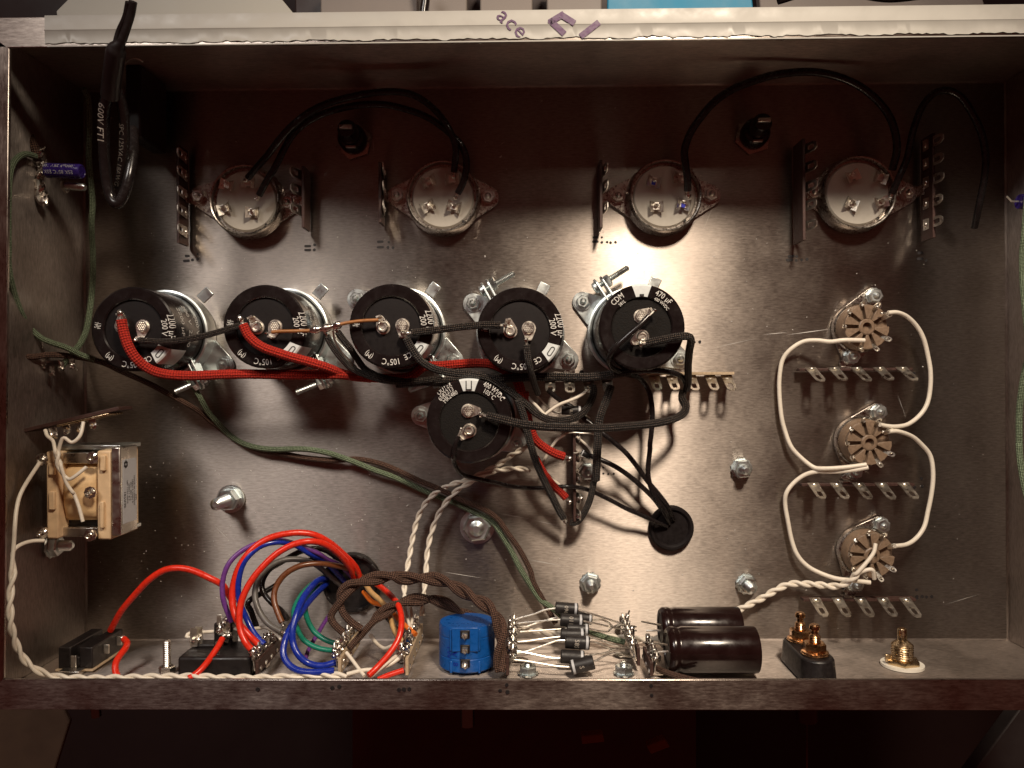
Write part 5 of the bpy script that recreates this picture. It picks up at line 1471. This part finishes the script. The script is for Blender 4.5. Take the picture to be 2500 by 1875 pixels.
wire('lead_wire', 'black lead in the shade behind the tan one', 'wire_black', 12.5, m_([(1450, 700, 4), (1560, 850, 10), (1650, 960, 16), (1760, 1080, 22), (1850, 1150, 28)]), GR)
wire('lead_wire', 'red stub lying at the front rim left of the third strip', 'wire_red', 13.7, m_([(1560, 1510, 56), (1640, 1475, 55), (1710, 1450, 54), (1790, 1425, 53)]), GR)
# brown cloth twisted cables
twist('cloth_pair', 'thick twisted brown cloth pair looping over the bundle to beside the potentiometer', 'cloth_brown', 18,
      m_([(1215, 960, 44), (1205, 850, 44), (1240, 740, 44), (1320, 665, 43), (1440, 620, 42), (1580, 590, 40), (1720, 575, 38)]) + C('n', [(0, 235, 36), (130, 235, 35), (300, 240, 34), (450, 285, 34), (580, 360, 36), (710, 435, 40), (830, 520, 44), (900, 620, 47), (925, 740, 49), (925, 870, 50), (920, 1000, 51), (915, 1110, 52)]), 150,
      'twisted pair', None, ends=((m_([(1245, 1085, 46), (1165, 1010, 46), (1135, 930, 45)]), m_([(1410, 1055, 45), (1310, 985, 45), (1240, 900, 45)])), None))
twist('cloth_pair', 'second twisted brown cloth pair passing behind the blue potentiometer', 'cloth_brown', 16,
      m_([(1400, 1110, 40), (1480, 1030, 38), (1550, 950, 36), (1650, 880, 34), (1760, 820, 32), (1880, 790, 30), (2000, 800, 28)]) + C('n', [(80, 440, 26), (240, 425, 25), (400, 465, 24), (540, 545, 23), (700, 620, 22), (860, 690, 24), (930, 760, 30)]), 160, 'twisted pair', None, ends=((m_([(1330, 1190, 44)]), m_([(1300, 1230, 46)])), None))
wire('cloth_cable', 'brown cloth stub at the front rim under the dark capacitor', 'cloth_brown', 15, C('o', [(570, 855, 46), (650, 890, 50), (740, 920, 54), (850, 950, 57), (950, 975, 60)]), None, tips='s')
# white leads around the strips at the front
GF = 'white leads along the near wall'
wire('white_wire', 'white wire crossing between the second and third near-wall strips', 'wire_white', 9, m_([(1490, 1105, 26), (1550, 1185, 30), (1620, 1228, 34), (1700, 1200, 38), (1790, 1190, 40)]), GF)
wire('white_wire', 'white wire slanting down from the second near-wall strip', 'wire_white', 9, m_([(1275, 1265, 46), (1330, 1335, 49), (1385, 1410, 52), (1440, 1480, 55)]), GF)
wire('white_wire', 'white wire rising to the third near-wall strip, upper', 'wire_white', 10, m_([(1480, 1490, 56), (1590, 1400, 53), (1680, 1330, 50), (1760, 1270, 46), (1830, 1205, 42)]), GF)
wire('white_wire', 'white wire rising to the third near-wall strip, lower', 'wire_white', 10, m_([(1280, 1460, 54), (1420, 1425, 53), (1560, 1412, 52), (1680, 1365, 50), (1780, 1290, 47), (1835, 1240, 44)]), GF)
wire('white_wire', 'white wire curled round the inlet blades', 'wire_white', 9, C('l', [(1760, 1130, 30), (1680, 1138, 30), (1600, 1142, 30), (1530, 1150, 30), (1510, 1175, 31), (1560, 1188, 31)]), GF)
wire('white_wire', 'white wire behind the red loops at the inlet', 'wire_white', 9, m_([(220, 1040, 30), (330, 1060, 30), (450, 1050, 30), (560, 1040, 30), (640, 1090, 32), (690, 1150, 34)]), GF)
twist('twisted_pair', 'twisted white pair running down the left wall and along the near rim', 'wire_white', 10,
      C('l', [(100, 540, 58), (105, 640, 59), (95, 740, 60), (84, 840, 61), (82, 950, 62), (88, 1080, 62), (112, 1180, 60), (150, 1285, 58), (215, 1380, 56), (305, 1448, 55), (420, 1492, 54), (560, 1508, 54), (760, 1512, 54), (1000, 1508, 54), (1300, 1500, 54), (1600, 1500, 54)]) + m_([(160, 1490, 54), (400, 1492, 54), (650, 1488, 54), (850, 1472, 54), (1000, 1468, 54), (1150, 1470, 54), (1280, 1478, 54)]), 92, group=GT,
      ends=((C('l', [(325, -240, 47), (185, -20, 51), (138, 120, 55), (120, 280, 58), (112, 420, 58)]), C('l', [(360, 398, 47), (260, 402, 50), (160, 435, 55), (100, 500, 58)])), None))
twist('twisted_pair', 'short twisted white pair over the transformer winding', 'wire_white', 9,
      C('e', [(362, 1240, 50), (360, 1310, 50), (375, 1390, 50), (395, 1450, 50)]), 62, group=GT,
      ends=((C('e', [(285, 1165, 46), (300, 1205, 47), (335, 1235, 48)]), C('e', [(528, 1115, 46), (508, 1200, 48), (455, 1245, 49), (400, 1215, 50)])),
            (C('e', [(420, 1500, 49), (460, 1560, 48)]) + C('l', [(600, 20, 47), (640, 125, 47), (672, 245, 47)]), C('e', [(430, 1475, 49), (480, 1455, 49), (548, 1400, 48)]))))
# things in the dark under the near rim
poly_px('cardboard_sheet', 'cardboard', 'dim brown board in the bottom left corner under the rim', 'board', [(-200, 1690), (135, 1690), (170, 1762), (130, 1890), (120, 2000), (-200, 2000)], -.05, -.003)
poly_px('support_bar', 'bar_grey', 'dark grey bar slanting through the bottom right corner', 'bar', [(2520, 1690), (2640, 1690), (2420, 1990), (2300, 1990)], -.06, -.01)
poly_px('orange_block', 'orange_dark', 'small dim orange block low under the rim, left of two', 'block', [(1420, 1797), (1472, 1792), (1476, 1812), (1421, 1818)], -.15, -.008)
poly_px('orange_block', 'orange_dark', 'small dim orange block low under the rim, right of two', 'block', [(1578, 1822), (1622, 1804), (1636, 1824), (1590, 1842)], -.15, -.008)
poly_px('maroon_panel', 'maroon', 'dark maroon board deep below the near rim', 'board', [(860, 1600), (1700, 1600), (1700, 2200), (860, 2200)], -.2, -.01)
poly_px('storage_panel', 'panel_grey', 'cluttered grey board behind the rim at top right', 'board', [(1850, -60), (2380, -80), (2420, 70), (1860, 70)], -.02, -.006)
wire('dark_tool', 'dark twisted cable lying behind the rim right of the blue sheet', 'sleeve_black', 22, [(1880, 30, -10), (1960, 5, -8), (2060, 8, -8), (2150, 25, -10), (2300, 10, -10), (2500, 20, -10)], None, 'cable')
wire('dark_cable', 'dark cable hanging in front of the grey drawers', 'sleeve_black', 22, [(1032, -60, 0), (1040, 0, 0), (1036, 40, 0), (1042, 90, 0)], None, 'cable')
